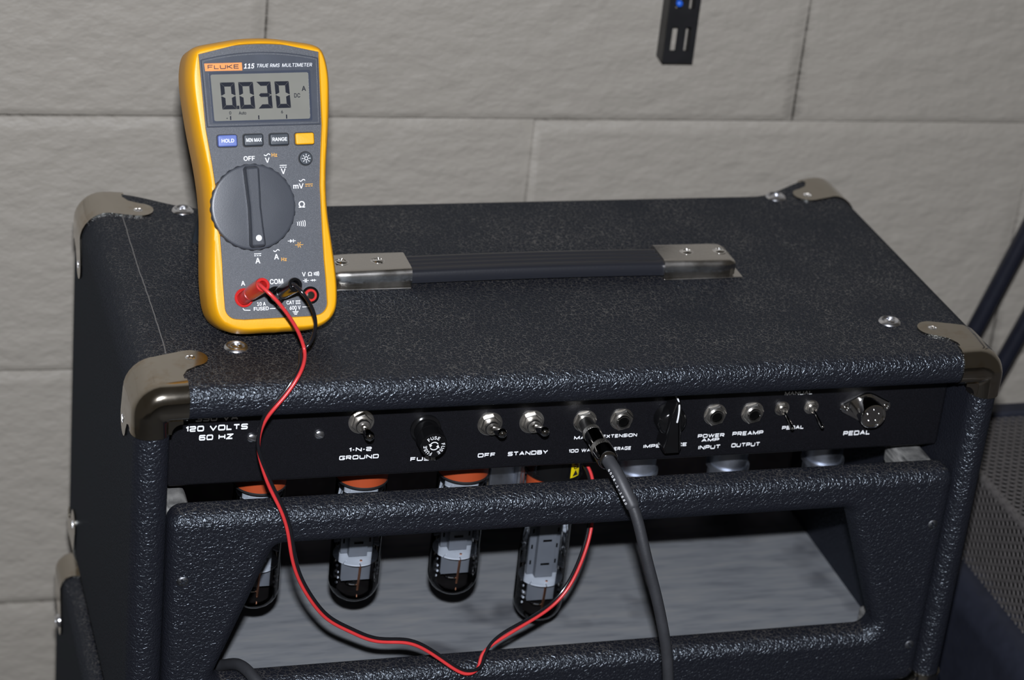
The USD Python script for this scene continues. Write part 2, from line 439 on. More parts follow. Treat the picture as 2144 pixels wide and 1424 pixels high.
# wide squared lettering, drawn as strokes: 1 tall, w wide
GL = {
    'A': (1.25, [[(0, 0), (.62, 1), (1.25, 0)], [(.3, .32), (.95, .32)]]), 'B': (1.15, [[(0, 0), (0, 1), (1.05, 1), (1.1, .56), (0, .52)], [(1.0, .52), (1.15, .45), (1.15, 0), (0, 0)]]),
    'C': (1.15, [[(1.15, .72), (1.15, 1), (0, 1), (0, 0), (1.15, 0), (1.15, .28)]]), 'D': (1.2, [[(0, 0), (0, 1), (1.2, 1), (1.2, 0), (0, 0)]]),
    'E': (1.05, [[(1.05, 1), (0, 1), (0, 0), (1.05, 0)], [(0, .5), (.95, .5)]]), 'F': (1.05, [[(1.05, 1), (0, 1), (0, 0)], [(0, .47), (.95, .47)]]),
    'G': (1.2, [[(1.2, .80), (1.2, 1), (0, 1), (0, 0), (1.2, 0), (1.2, .47), (.65, .47)]]), 'H': (1.2, [[(0, 0), (0, 1)], [(1.2, 0), (1.2, 1)], [(0, .5), (1.2, .5)]]),
    'I': (0.0, [[(0, 0), (0, 1)]]), 'K': (1.15, [[(0, 0), (0, 1)], [(1.1, 1), (.25, .5), (1.15, 0)], [(0, .5), (.3, .5)]]), 'L': (.95, [[(0, 1), (0, 0), (.95, 0)]]),
    'M': (1.4, [[(0, 0), (0, 1), (.7, .1), (1.4, 1), (1.4, 0)]]), 'N': (1.2, [[(0, 0), (0, 1), (1.2, 0), (1.2, 1)]]), 'O': (1.25, [[(0, 0), (0, 1), (1.25, 1), (1.25, 0), (0, 0)]]),
    'P': (1.1, [[(0, 0), (0, 1), (1.1, 1), (1.1, .42), (0, .42)]]), 'R': (1.15, [[(0, 0), (0, 1), (1.1, 1), (1.1, .42), (0, .42)], [(.5, .42), (1.12, 0)]]),
    'S': (1.15, [[(1.15, .83), (1.15, 1), (0, 1), (0, .5), (1.15, .5), (1.15, 0), (0, 0), (0, .17)]]), 'T': (1.15, [[(0, 1), (1.15, 1)], [(.575, 1), (.575, 0)]]),
    'U': (1.2, [[(0, 1), (0, 0), (1.2, 0), (1.2, 1)]]), 'V': (1.3, [[(0, 1), (.65, 0), (1.3, 1)]]), 'W': (1.7, [[(0, 1), (.42, 0), (.85, .95), (1.28, 0), (1.7, 1)]]),
    'X': (1.2, [[(0, 0), (1.2, 1)], [(0, 1), (1.2, 0)]]), 'Y': (1.2, [[(0, 1), (.6, .42), (1.2, 1)], [(.6, .42), (.6, 0)]]), 'Z': (1.15, [[(0, 1), (1.15, 1), (0, 0), (1.15, 0)]]),
    '0': (1.15, [[(0, 0), (0, 1), (1.15, 1), (1.15, 0), (0, 0)]]), '1': (.35, [[(0, .78), (.35, 1), (.35, 0)]]), '2': (1.1, [[(0, .83), (0, 1), (1.1, 1), (1.1, .5), (0, .5), (0, 0), (1.1, 0)]]),
    '3': (1.1, [[(0, .85), (0, 1), (1.1, 1), (1.1, 0), (0, 0), (0, .15)], [(.3, .52), (1.1, .52)]]), '5': (1.1, [[(1.1, 1), (0, 1), (0, .58), (1.1, .58), (1.1, 0), (0, 0), (0, .15)]]),
    '6': (1.1, [[(1.1, .88), (1.1, 1), (0, 1), (0, 0), (1.1, 0), (1.1, .55), (0, .55)]]), '-': (.35, [[(0, .45), (.35, .45)]]), ' ': (.45, []),
}


def curve(ch, st):
    """Rounds the square turns of the round letters (the stems of B, D, P, R stay sharp)."""
    if ch not in 'OCGSU02356DPRBJ':
        return st
    closed = st[0] == st[-1] and len(st) > 3
    body = st[:-1] if closed else st
    out, n = [], len(body)
    for i, b in enumerate(body):
        if (not closed and i in (0, n - 1)) or (ch in 'DPRB' and b[0] == 0):
            out.append(b)
            continue
        a, c, b = np.array(body[i - 1]), np.array(body[(i + 1) % n]), np.array(b, float)
        la, lc = np.linalg.norm(a - b), np.linalg.norm(c - b)
        r = min(0.24, 0.48 * la, 0.48 * lc)
        u, w = b + (a - b) / la * r, b + (c - b) / lc * r
        out += [tuple(u * (1 - t) ** 2 + 2 * b * t * (1 - t) + w * t * t) for t in (0, 0.33, 0.67, 1)]
    return out + [out[0]] if closed else out


def wide_text(s, x0, x1, h, weight=0.20, corner=0.16):
    """Polygon of the lettering between x0 and x1, h tall, baseline at y = 0."""
    hw = weight / 2
    shapes, x = [], 0.0
    for ch in s:
        w, strokes = GL[ch]
        for st in strokes:
            st = curve(ch, st)
            p = [(x + hw + a, hw + b * (1 - weight)) for a, b in st]
            ln = sg.LineString(p)
            closed = p[0] == p[-1] and len(p) > 3
            g = sg.Polygon(p).exterior.buffer(hw, join_style=2) if closed else ln.buffer(hw, cap_style=2, join_style=2, mitre_limit=1.6)
            shapes.append(g)
        x += w + weight + 0.20
    g = unary_union(shapes)
    g = g.buffer(-0.035).buffer(0.07, resolution=3).buffer(-0.035)
    g = g.intersection(sg.box(-1, 0, 99, 1))
    total = x - 0.20
    return sa.affine_transform(g, [(x1 - x0) / total, 0, 0, h, x0, 0]).simplify(0.012 * h)


# ================================================================ THE SETTING
TH = -0.0520998848
WD, WN = np.array([math.cos(TH), math.sin(TH), 0]), np.array([math.sin(TH), -math.cos(TH), 0])   # along the wall, out of the wall


def wallp(s, z, out=0.0):
    return np.array([0, 333.62, 0]) + WD * s + WN * out + np.array([0, 0, z])


FLOOR = -ZB * 1000
wall = thing('wall_back', 'beige-grey painted concrete block wall behind the amplifier', 'wall', wallp(0, FLOOR), kind='structure')
WR = np.stack([WD, -WN, [0, 0, 1]])          # local (s, depth into wall, z) -> working frame


def wallmesh(m):
    v, f = arr(m)
    return v @ WR + wallp(0, 0), f


part(wall, 'mortar', wallmesh(box((-1700, 2.72, FLOOR), (2300, 90, 8.9 + 203.2 * 9))), 'mortar', smooth=False)


def block_mesh(s0, s1, z0, z1):
    g = 0.12
    s0, s1, z0, z1 = s0 + g, s1 - g, z0 + g, z1 - g
    rings = []
    for ins, dep in ((0, 60), (0, 2.7), (1.8, 2.4), (4.2, 1.45), (7.0, 0.55), (9.6, 0.1), (11.5, 0.0)):
        lo = ins * 0.6
        rings.append(np.array([(s0 + lo, dep, z0 + lo), (s1 - ins, dep, z0 + lo), (s1 - ins, dep, z1 - ins), (s0 + lo, dep, z1 - ins)]))
    v, f = ringed(rings)
    return v, f


for k in range(-4, 9):
    z0 = 8.9 + 203.2 * k
    off = 69.7 if k % 2 else 69.7 + 203.2                     # running bond
    for j in range(-5, 6):
        a, b = off + 406.4 * j, off + 406.4 * (j + 1)
        a, b = max(a, -1700), min(b, 2300)
        if b - a < 20:
            continue
        part(wall, 'concrete_block', wallmesh(block_mesh(a, b, z0, z0 + 203.2)), BLOCK[rng.integers(3)], smooth=75)

flr = thing('floor', 'dark grey carpet floor under the equipment', 'floor', (0, 0, FLOOR), kind='structure')
part(flr, 'carpet', cat([box((-1700, -2600, FLOOR - 30), (2300, 480, FLOOR))]), 'floor', smooth=False)

# ================================================================ AMPLIFIER HEAD
amp = thing('amplifier_head', 'black vinyl tube amplifier head seen from its back, with metal corners and white-lettered control panel', 'amplifier', (0, 95, -283))
XO, XI, FRONT, BACK, BOT = 276.5, 256.2, -50.0, 239.0, -275.0
XC = -2.5


def rrect(hx, z0, z1, r, nt, ns, nc, xc=0.0):
    """Rounded rectangle in xz, constant sampling, counter-clockwise seen from the front (-y)."""
    P = []

    def line(a, b, n):
        for i in range(n):
            P.append(np.asarray(a, float) + (np.asarray(b, float) - np.asarray(a, float)) * (i + 0.0) / n)

    def arc(c, a0, n):
        for i in range(n):
            t = a0 + math.pi / 2 * i / n
            P.append(np.array([c[0] + r * math.cos(t), c[1] + r * math.sin(t)]))
    line((hx, z0 + r), (hx, z1 - r), ns)
    arc((hx - r, z1 - r), 0, nc)
    line((hx - r, z1), (-hx + r, z1), nt)
    arc((-hx + r, z1 - r), math.pi / 2, nc)
    line((-hx, z1 - r), (-hx, z0 + r), ns)
    arc((-hx + r, z0 + r), math.pi, nc)
    line((-hx + r, z0), (hx - r, z0), nt)
    arc((hx - r, z0 + r), 1.5 * math.pi, nc)
    return np.array(P) + np.array([xc, 0.0])


def shell(e=0.0, ei=0.0, cut=True):
    """The cabinet's four boards as one bull-nosed ring; e thickens the outside (for the metal corners)."""
    nt, ns, nc = 90, 24, 8
    R0 = 18.0

    def outer(d):
        return rrect(XO + e - d, BOT - e + d, e - d, R0 + e - d, nt, ns, nc, XC)

    def inner(d):
        return rrect(XI - ei + d, -252.0 + ei - d, -23.0 - ei + d, 2.5, nt, ns, nc, -1.2)
    rows = []
    ts = np.linspace(0, math.pi / 2, 7)
    for y in np.r_[np.linspace(230, -30, 24)]:
        rows.append((outer(0), y))
    for t in ts:
        rows.append((outer(10 * (1 - math.cos(t))), -40 - (10 + e) * math.sin(t)))
    for t in ts[::-1]:
        rows.append((inner(9.5 * (1 - math.cos(t))), -40 - (10 + e) * math.sin(t)))
    for y in np.linspace(-30, 230, 24):
        rows.append((inner(0), y))
    for t in ts[1:]:
        rows.append((inner(9.5 * (1 - math.cos(t))), 230 + (9 + e) * math.sin(t)))
    for t in ts[::-1][:-1]:
        rows.append((outer(10 * (1 - math.cos(t))), 230 + (9 + e) * math.sin(t)))
    rings = [np.c_[p[:, 0], np.full(len(p), y), p[:, 1]] for p, y in rows]
    v, f = ringed(rings, loop=True)
    if cut:                                                    # the top board's far edge is scooped back between the corners
        ax = np.abs(v[:, 0])
        t = np.clip((ax - 196) / (258 - 196), 0, 1)
        ymax = 208 + (239 - 208) * t * t * (3 - 2 * t)
        top = (v[:, 2] > -40) & (v[:, 1] > 150)
        v[top, 1] = 150 + (v[top, 1] - 150) * (ymax[top] - 150) / (239 - 150)
    return v, f[:, ::-1]


def check_out(m):
    v, f = arr(m)
    a = v[f]
    vol = np.einsum('ij,ij->i', a[:, 0], np.cross(a[:, 1], a[:, 2])).sum()
    return (v, f) if vol > 0 else (v, f[:, ::-1])


part(amp, 'cabinet_shell', check_out(shell()), 'vinyl', smooth=50)
sm = spline([(-253.2, 204, .0), (-253.3, 181, .0), (-254.2, 122, .0), (-254.0, 74, .0), (-254.1, 34, .0), (-254.2, 9, .0), (-254.8, -3, .0)], 60)
sm[:, 0] += 0.4 * meshkit.noise(np.c_[sm[:, 1] * 0.15, np.zeros((60, 2))]) - 0.2
part(amp, 'vinyl_seam', tube(sm, 0.42, 6), 'seam', label='worn pale seam along the left edge of the top')
part(amp, 'floor_board', box((-257.5, -30, -252.5), (257.5, 200, -249.5)), 'board', smooth=False, label='grey painted inner floor board')
for sx in (-1, 1):
    part(amp, 'inner_side_panel', box((min(sx * 257.4, sx * 255.6), -26, -252), (max(sx * 257.4, sx * 255.6), 197, -24)), 'liner', smooth=False)
part(amp, 'baffle', box((-257.5, 192, -252), (257.5, 199, -23.5)), 'baffle', smooth=False)

# lower back panel with its trapezoid opening
outer = sg.box(-256.2, -251.6, 256.2, -86.0).buffer(-10).buffer(10, resolution=8)
hole = sg.Polygon([(-191, -112), (185, -112), (220.5, -209), (-227, -209)]).buffer(-7).buffer(7, resolution=8)
pan = outer.difference(sg.Polygon(hole.exterior.coords))
# resample for clean insets
pan = sg.Polygon(ring_pts(sg.polygon.orient(pan).exterior, 12), [ring_pts(sg.polygon.orient(pan).interiors[0], 12)])
pr = [(25.0, 6.0)] + [(33 - 8 * math.sin(t), 8.5 * (1 - math.cos(t))) for t in np.linspace(1.25, 0, 6)] + [(38 + 9 * math.sin(t), 9 * (1 - math.cos(t))) for t in np.linspace(0, math.pi / 2, 8)]
v, f = slab(pan, pr)
part(amp, 'back_panel', check_out((np.c_[v[:, 0], -v[:, 2], v[:, 1]], f)), 'vinyl', smooth=50, label='vinyl covered lower back panel with trapezoid opening')
for a, b in ((-255.5, -214), (231, 254)):
    blk = rbox((a, -24, -112), (a + 17, 10, -94) if a < 0 else (b, 14, -92), 7)
    part(amp, 'wood_cleat', blk, 'cleat', smooth=30, label='dusty bare wood block behind the back panel')
    part(amp, 'wood_cleat', rbox((a if a < 0 else 233, -24, -249), (-233 if a < 0 else 255.5, 8, -222), 3), 'cleat', smooth=30)


# --- screws
def head(r, h, slot='cross', n=24, depth=0.55):
    s = solid(lathe([(r, -0.6), (r, 0.12 * h)] + [(r * math.cos(t), 0.12 * h + 0.88 * h * math.sin(t)) for t in np.linspace(0.25, 1.35, 6)] + [(0, h)], n))
    w = r * 0.16
    b = m3.Manifold.cube((2 * w, r * (1.2 if slot == 'cross' else 2.2), 4), True).translate((0, 0, h + 2 - h * depth))
    s = s - b
    if slot == 'cross':
        s = s - m3.Manifold.cube((r * 1.2, 2 * w, 4), True).translate((0, 0, h + 2 - h * depth))
    return arr(s)


HEADS = {'cross': head(3.9, 2.2), 'big': head(5.0, 2.6), 'slot': head(3.2, 1.6, 'slot', depth=0.5), 'tiny': head(2.1, 1.2)}
WASHER = lathe([(7.2, 0), (7.4, 0.4), (7.0, 1.1), (6.2, 1.9), (5.5, 2.1), (4.9, 1.7), (4.2, 0.5), (0, 0.4)], 40)


def screw(at, z, kind, material='zinc', parent=None, spin=0.4):
    x = frame(z)[0] * math.cos(spin) + frame(z)[1] * math.sin(spin)
    return part(parent or amp, 'screw', place(HEADS[kind], at, z, x), material, smooth=40)


# --- metal corners
def corner_mask():
    """Plan of one leg of the corner plate; a, b run along the two edges from the corner."""
    p = [(-8, -8), (31.2, -8), (31, 2), (29.6, 9), (29.4, 16), (32.5, 22.5), (39.5, 27.5)]
    c = (37.2, 37.2)
    arcp = [(c[0] + 10 * math.cos(t), c[1] + 10 * math.sin(t)) for t in np.linspace(-1.15, math.pi / 2 + 0.35, 14)]
    return sg.Polygon(p[1:] + arcp + [(-8, 33), (-8, -8)]).buffer(0)


TONGUE = corner_mask()
SH = {}


def corner_plate(sx, sy, sz):
    """sx, sy, sz: which corner (+1 = right, far, top)."""
    if 's' not in SH:
        SH['s'] = solid(check_out(shell(1.3, 0.5)))
    cy, oy = (FRONT if sy < 0 else BACK), (1 if sy < 0 else -1)
    cx, ox = sx * XO + XC, -sx
    cz, oz = (0.0 if sz > 0 else BOT), -sz
    T = solid(extrude(TONGUE, -3.2, 6))
    # local (a, b, h): top leg a = x, b = y, h = out along z; side leg a = z, b = y, h = x; front leg a = x, b = z, h = y
    def leg(ma, mb, mh):
        Rm = np.zeros((3, 4))
        for col, (axis, sign, org) in enumerate((ma, mb, mh)):
            Rm[axis, col] = sign
            Rm[axis, 3] = org
        w = T.transform(Rm)
        return w
    top = leg((0, ox, cx), (1, oy, cy), (2, -oz, cz))
    side = leg((2, oz, cz), (1, oy, cy), (0, -ox, cx))
    fr = m3.Manifold.cube((40, 22, 40), True).translate((cx + ox * 11.0, cy + oy * 1.0, cz + oz * 11.0))
    fr = fr ^ (m3.Manifold.cylinder(60, 51, 51, 48, True).rotate((90, 0, 0)).translate((cx + ox * -3, cy, cz + oz * -3)))
    edge = m3.Manifold.cube((28, 74, 28), True).translate((cx + ox * 6, cy + oy * 4, cz + oz * 6))
    edge = edge ^ m3.Manifold.sphere(40, 48).translate((cx + ox * 5, cy + oy * 5, cz + oz * 5))
    m = SH['s'] ^ (top + side + fr + edge)
    if sy < 0:                                                 # webbing across the inside corner
        ix, iz = (sx * XI - 1.2), (-23.0 if sz > 0 else -252.0)
        w = [(ix + ox * -2, iz + oz * -2), (ix + ox * 6.5, iz + oz * -2)] + [(ix + ox * (6.5 - 6.5 * math.sin(t)), iz + oz * (6.5 - 6.5 * math.cos(t))) for t in np.linspace(0, math.pi / 2, 8)] + [(ix + ox * -2, iz + oz * 6.5)]
        v, f = extrude(sg.Polygon(w), 0, 7)
        m = m + solid(check_out((np.c_[v[:, 0], -48.5 + v[:, 2], v[:, 1]], f)))
    return arr(m)


for sx in (-1, 1):
    for sy in (-1, 1):
        for sz in (1, -1):
            p = part(amp, 'corner_protector', corner_plate(sx, sy, sz), 'cap', smooth=40, label='stained nickel corner protector')
            oy = 1 if sy < 0 else -1
            cy = FRONT if sy < 0 else BACK
            zc = -0.2 if sz > 0 else BOT + 0.2
            screw((sx * (XO - 37) + XC, cy + oy * 38, zc), (0, 0, sz), 'cross', parent=p, spin=0.2 + sx)
            screw((sx * (XO - 0.2) + XC, cy + oy * 38, (0 - 37.2) if sz > 0 else BOT + 37.2), (sx, 0, 0), 'cross', parent=p, spin=0.6)
for sx in (-1, 1):
    for y in (0.5, 200.6):
        w = part(amp, 'finishing_washer', place(WASHER, (sx * 212.5, y, -0.1)), 'zinc', smooth=40)
        screw((sx * 212.5, y, 0.1), (0, 0, 1), 'cross', parent=w, spin=0.3 * sx + y)
for x, z in ((-248.2, -131.2), (243.8, -125.5), (244.6, -219.7), (-248.6, -224)):
    screw((x + 1.5, -45.7, z), (0, -1, 0), 'cross', material='dull', spin=0.5)

# --- handle
hb = []
for s in (-1, 1):
    x0, x1 = (82.5, 133.5)
    prof = [(102, 0), (102, 10.5), (100, 12.6), (97, 13.2), (77, 13.2), (73.6, 12.4), (72.2, 9.5), (72.0, 0)]
    poly = sg.Polygon(prof)
    v, f = slab(sg.Polygon(prof), [(x0, 0), (x1 - 12, 0), (x1 - 5, 0.3), (x1 - 1, 2.2), (x1, 4)])
    vv = np.c_[v[:, 2], v[:, 0], v[:, 1]]
    fl = arr(rbox((x0, 71.2, 0), (x1 + 4.5, 102.6, 1.4), 0.65, 4))
    if s < 0:
        vv[:, 0] = -5.0 - vv[:, 0]
        fl[0][:, 0] = -5.0 - fl[0][:, 0]
    br = check_out((vv, f))
    p = part(amp, 'handle_bracket', cat([br, check_out(fl)]), 'steel', smooth=40, label='brushed steel handle bracket')
    for xx in (102.0, 125.2):
        xw = xx if s > 0 else -5.0 - xx
        q = part(p, 'screw', place(lathe([(4.6, 0), (4.6, 0.2), (3.9, 0.5), (3.2, 0.1)], 28), (xw, 87, 13.05)), 'chrome', smooth=30)
        screw((xw, 87, 12.7), (0, 0, 1), 'cross', material='chrome', parent=p, spin=xx)
xs = np.linspace(-92, 88, 50)
rings = []
for x in xs:
    bow = 0.9 * (1 - ((x + 2) / 90) ** 2)
    t = np.linspace(0, 2 * np.pi, 49)[:-1]
    top = []
    for y in np.linspace(73.6, 100.6, 29):
        rib = 0.5 * math.cos((y - 79) * 2 * math.pi / 5.4) if 79 < y < 96 else 0.35
        edge = min(1, math.sqrt(max(0, 1 - ((87.1 - y) / 13.6) ** 8)))
        top.append((x, y, bow + 4.2 + (6.6 + rib) * edge))
    bot = [(x, y, bow + 2.6) for y in np.linspace(100, 74.2, 8)]
    rings.append(np.array(top + bot))
part(amp, 'handle_strap', check_out(ringed(rings)), 'strap', smooth=50, label='ribbed black rubber handle strap')

# --- chassis and control panel
PY, PZ = -17.0, -50.0


def behind(x, z):
    """Panel positions were measured on the plane y = -20; this carries them along to the panel's plane."""
    k = (PY - CAM[1]) / (-20.0 - CAM[1])
    return CAM[0] + (x - CAM[0]) * k, CAM[2] + (z - CAM[2]) * k


OUT = np.array([0, -1.0, 0])


def pp(x, z, o=0.0):
    x, z = behind(x, z)
    return np.array([x, PY - o, z])


part(amp, 'chassis', rbox((-253, -12, -83), (253, 175, -25), 2.5), 'shield', smooth=40)
cp = part(amp, 'control_panel', rbox((-254.4, PY, -83.4), (254.4, PY + 9, -25.2), 2.8), 'panel', smooth=40, label='black metal control panel with white lettering')


def panel_text(s, x0, x1, zb, h, weight=0.25):
    (x0, zb), (x1, _) = behind(x0, zb), behind(x1, zb)
    g = wide_text(s, x0, x1, h, weight)
    v, f = extrude(g, 0, 0.16)
    part(cp, 'lettering', check_out((np.c_[v[:, 0], PY + 0.06 - v[:, 2], zb + v[:, 1]], f)), 'white', smooth=False)


for a in [('350 VA', -238.6, -213.2, -37.6, 3.9), ('120 VOLTS', -244.3, -207.1, -44.2, 3.9), ('60 HZ', -236.1, -215.7, -50.4, 3.8), ('1-N-2', -144.2, -130.0, -63.5, 2.9), ('GROUND', -149.9, -125.2, -68.9, 3.0),
          ('FUSE', -105.1, -88.7, -72.4, 2.9), ('OFF', -62.2, -50.8, -72.3, 3.0), ('STANDBY', -42.8, -16.7, -72.4, 3.0), ('MAIN', -0.6, 11.6, -63.2, 2.5), ('EXTENSION', 18.0, 41.0, -63.2, 2.5),
          ('100 WATTS', -3.1, 19.6, -72.4, 2.5), ('AVERAGE', 21.8, 38.2, -72.5, 2.5), ('IMPEDANCE', 46.4, 75.6, -72.0, 2.6), ('POWER', 82.3, 100.4, -66.7, 2.7), ('AMP', 85.2, 97.3, -69.7, 2.5), ('INPUT', 83.8, 98.8, -75.2, 3.0),
          ('PREAMP', 105.8, 126.9, -66.5, 3.0), ('OUTPUT', 106.3, 125.9, -74.9, 3.0), ('MANUAL', 137.5, 156.5, -38.8, 2.6), ('PEDAL', 139.5, 154.6, -63.9, 2.8), ('PEDAL', 183.3, 202.2, -70.7, 3.4)]:
    panel_text(*a)
for x in (-204.4, -163.4):
    screw(pp(x, -50.3, 0.3), (0, -1, 0), 'slot', parent=cp, spin=1.05)
def toggle(x, z, tip, r=1.0, mini=False):
    k = 0.62 if mini else 1.0
    nut = cat([place(lathe([(8.0 * k, -0.2), (8.0 * k, 0.7), (7.4 * k, 0.9)], 40), pp(x, z), OUT), place(prism_regular(6, 6.6 * k, 2.6 * k, 0.7), pp(x, z), OUT, (1, 0, 0.3)),
               place(lathe([(4.6 * k, 2.8 * k), (4.6 * k, 6.6 * k), (4.2 * k, 7.4 * k), (3.2 * k, 7.6 * k), (2.8 * k, 6.4 * k)], 32), pp(x, z), OUT)])
    t = part(amp, 'toggle_switch', nut, 'nickel', smooth=35)
    a, b = pp(x, z, 6.0 * k), pp(tip[0], tip[2], -20.0 - tip[1])
    L = np.linalg.norm(b - a)
    r0, r1 = (1.9, 3.0) if not mini else (0.85, 1.15)
    pr_ = [(r0, 0), (r0, 1.0)] + [(r0 + (r1 - r0) * u, 1 + (L - r1 - 1) * u) for u in np.linspace(0.1, 1, 5)] + [(r1 * math.cos(q), L - r1 + r1 * math.sin(q)) for q in np.linspace(0.2, math.pi / 2, 6)]
    part(t, 'lever', place(lathe(pr_, 24), a, b - a), 'chrome' if mini else 'blackchrome', smooth=60)
    return t


toggle(-138.0, -42.8, (-137.2, -43.0, -41.6))
toggle(-56.6, PZ + 1.4, (-54.6, -43.5, -43.2))
toggle(-29.8, PZ + 1.4, (-27.4, -43.5, -43.7))
toggle(137.0, PZ + 2.0, (138.3, -38.5, -53.4), mini=True)
toggle(157.2, PZ + 2.0, (158.8, -38.5, -53.4), mini=True)


def jack(x, z=PZ):
    nut = cat([place(lathe([(7.6, -0.2), (7.6, 0.6), (7.2, 0.8)], 40), pp(x, z), OUT), place(prism_regular(6, 7.4, 2.2, 0.7, 0.7), pp(x, z), OUT, (1, 0, 0.25)),
               place(lathe([(5.4, 2.9), (5.0, 3.3), (4.6, 3.3)], 36), pp(x, z), OUT)])
    j = part(amp, 'jack_socket', nut, 'nickel', smooth=35)
    ring = [(4.7, 2.0), (4.7, 4.2), (4.3, 4.8), (3.5, 4.8), (3.1, 4.2), (3.1, 3.4)]
    part(j, 'bushing', place(lathe(ring, 36), pp(x, z), OUT), 'chrome', smooth=40)
    part(j, 'socket_hole', place(lathe([(3.0, 2.5), (3.0, 3.6)], 24), pp(x, z), OUT), 'hole', smooth=False)


for x in (5.0, 29.2, 91.6, 117.0):
    jack(x)
# fuse holder
fx, fz = -97.4, -49.8
fh = part(amp, 'fuse_holder', place(lathe([(9.6, -0.2), (9.6, 2.0), (8.6, 2.8), (8.0, 3.0), (8.0, 10.5), (8.8, 11.0), (8.8, 12.0)], 40), pp(fx, fz), OUT), 'gloss', smooth=35)
part(fh, 'fuse_cap', place(lathe([(8.7, 11.5), (8.7, 12.2), (8.3, 12.6), (8.3, 20.5), (8.0, 21.6), (7.2, 22.0)], 72, wob=lambda i, k: 0.22 * (k % 2) if 3 <= i <= 4 else 0), pp(fx, fz), OUT), 'gloss', smooth=30)
TXT = {}


def small_text(s, h, bold=False, shear=0.0, sx=1.0, depth=0.16):
    key = (s, h, bold, shear, sx)
    if key not in TXT:
        v, f = arr(meshkit.text_mesh(s, h, depth, bold))
        v = v.copy()
        v[:, 0] = (v[:, 0] - (v[:, 0].min() + v[:, 0].max()) / 2) * sx + shear * v[:, 1]
        v[:, 1] -= h / 2
        TXT[key] = (v, f)
    return TXT[key]


fo = pp(fx, fz, 21.95)
deco = []
for a0 in (100, -20, -140):
    for i, ch in enumerate('FUSE'):
        a = math.radians(a0 + 30 - i * 22)
        up = np.array([math.cos(a), 0, math.sin(a)])
        rt = np.array([math.sin(a), 0, -math.cos(a)])
        v, f = small_text(ch, 2.1, True)
        deco.append((fo + up * 5.6 + v[:, :1] * rt + v[:, 1:2] * up + v[:, 2:3] * OUT, f))
for a0 in (35, 215):
    an = np.radians(np.linspace(a0, a0 + 120, 12))
    ln = sg.LineString([(2.6 * math.cos(a), 2.6 * math.sin(a)) for a in an]).buffer(0.32)
    e = an[-1]
    tri = sg.Polygon([(2.6 * math.cos(e) + 1.3 * math.cos(e), 2.6 * math.sin(e) + 1.3 * math.sin(e)), (2.6 * math.cos(e) - 1.2 * math.cos(e), 2.6 * math.sin(e) - 1.2 * math.sin(e)), (2.6 * math.cos(e + .75), 2.6 * math.sin(e + .75))])
    v, f = extrude(ln.union(tri), 0, 0.16)
    deco.append((fo + np.c_[v[:, 0], -v[:, 2], v[:, 1]], f))
part(fh, 'lettering', cat([check_out(d) for d in deco]), 'white', smooth=False)
# impedance selector knob with pointer
kx, kz = 60.0, -49.5
KX, KZ = behind(kx, kz)
kb = part(amp, 'selector_knob', place(lathe([(9.8, 0.6), (9.8, 6), (9.3, 9), (7.5, 11), (4, 12)], 48), pp(kx, kz), OUT), 'gloss', smooth=40, label='glossy black pointer knob')
ppoly = sg.Polygon([(-1.2, 17.5), (1.2, 17.5), (3.6, 4), (4.4, -8), (5.6, -15), (4.6, -18.5), (-4.6, -18.5), (-5.6, -15), (-4.4, -8), (-3.6, 4)]).buffer(0.8, resolution=3)
v, f = slab(ppoly, [(2, 0), (12, 0.2), (14.6, 0.7), (15.6, 1.5)])
part(kb, 'pointer', check_out((np.c_[KX + v[:, 0], PY - v[:, 2], KZ + v[:, 1]], f)), 'gloss', smooth=35)
lp = spline([(KX, PY - 5.0, KZ + 18.35), (KX, PY - 12.0, KZ + 18.2), (KX, PY - 15.4, KZ + 15.8), (KX, PY - 15.9, KZ + 4)], 20)
part(kb, 'pointer_line', tube(lp, 0.6, 8), 'white', smooth=60)
# pedal connector with lozenge flange
cx_, cz_ = 195.0, -49.5
loz = unary_union([sg.Point(0, 0).buffer(10.4), sg.Point(-14, 0).buffer(3.8), sg.Point(14, 0).buffer(3.8)]).convex_hull
v, f = slab(loz, [(-0.2, 0), (1.2, 0), (1.8, 0.6)])
pc = part(amp, 'pedal_connector', cat([check_out((np.c_[behind(cx_, cz_)[0] + v[:, 0], PY - v[:, 2], behind(cx_, cz_)[1] + v[:, 1]], f)),
                                       place(lathe([(8.6, 1.5), (8.4, 8), (8.8, 8.4), (8.8, 13.5), (8.4, 14.3), (7.4, 14.5), (7.1, 13.3)], 44), pp(cx_, cz_), OUT)]), 'chrome', smooth=35)
part(pc, 'insert', place(lathe([(7.1, 11.5), (7.1, 13.0), (6.7, 13.2)], 36), pp(cx_, cz_), OUT), 'keygrey', smooth=30)
for k in range(5):
    a = k * 2 * math.pi / 5 + 0.3
    part(pc, 'pin', place(lathe([(0.75, 12.5), (0.75, 13.5), (0.4, 13.8)], 12), pp(cx_ + 4.2 * math.cos(a), cz_ + 4.2 * math.sin(a)), OUT), 'chrome')
for s in (-1, 1):
    screw(pp(cx_ + 14 * s, cz_, 1.8), (0, -1, 0), 'tiny', parent=pc, material='chrome')
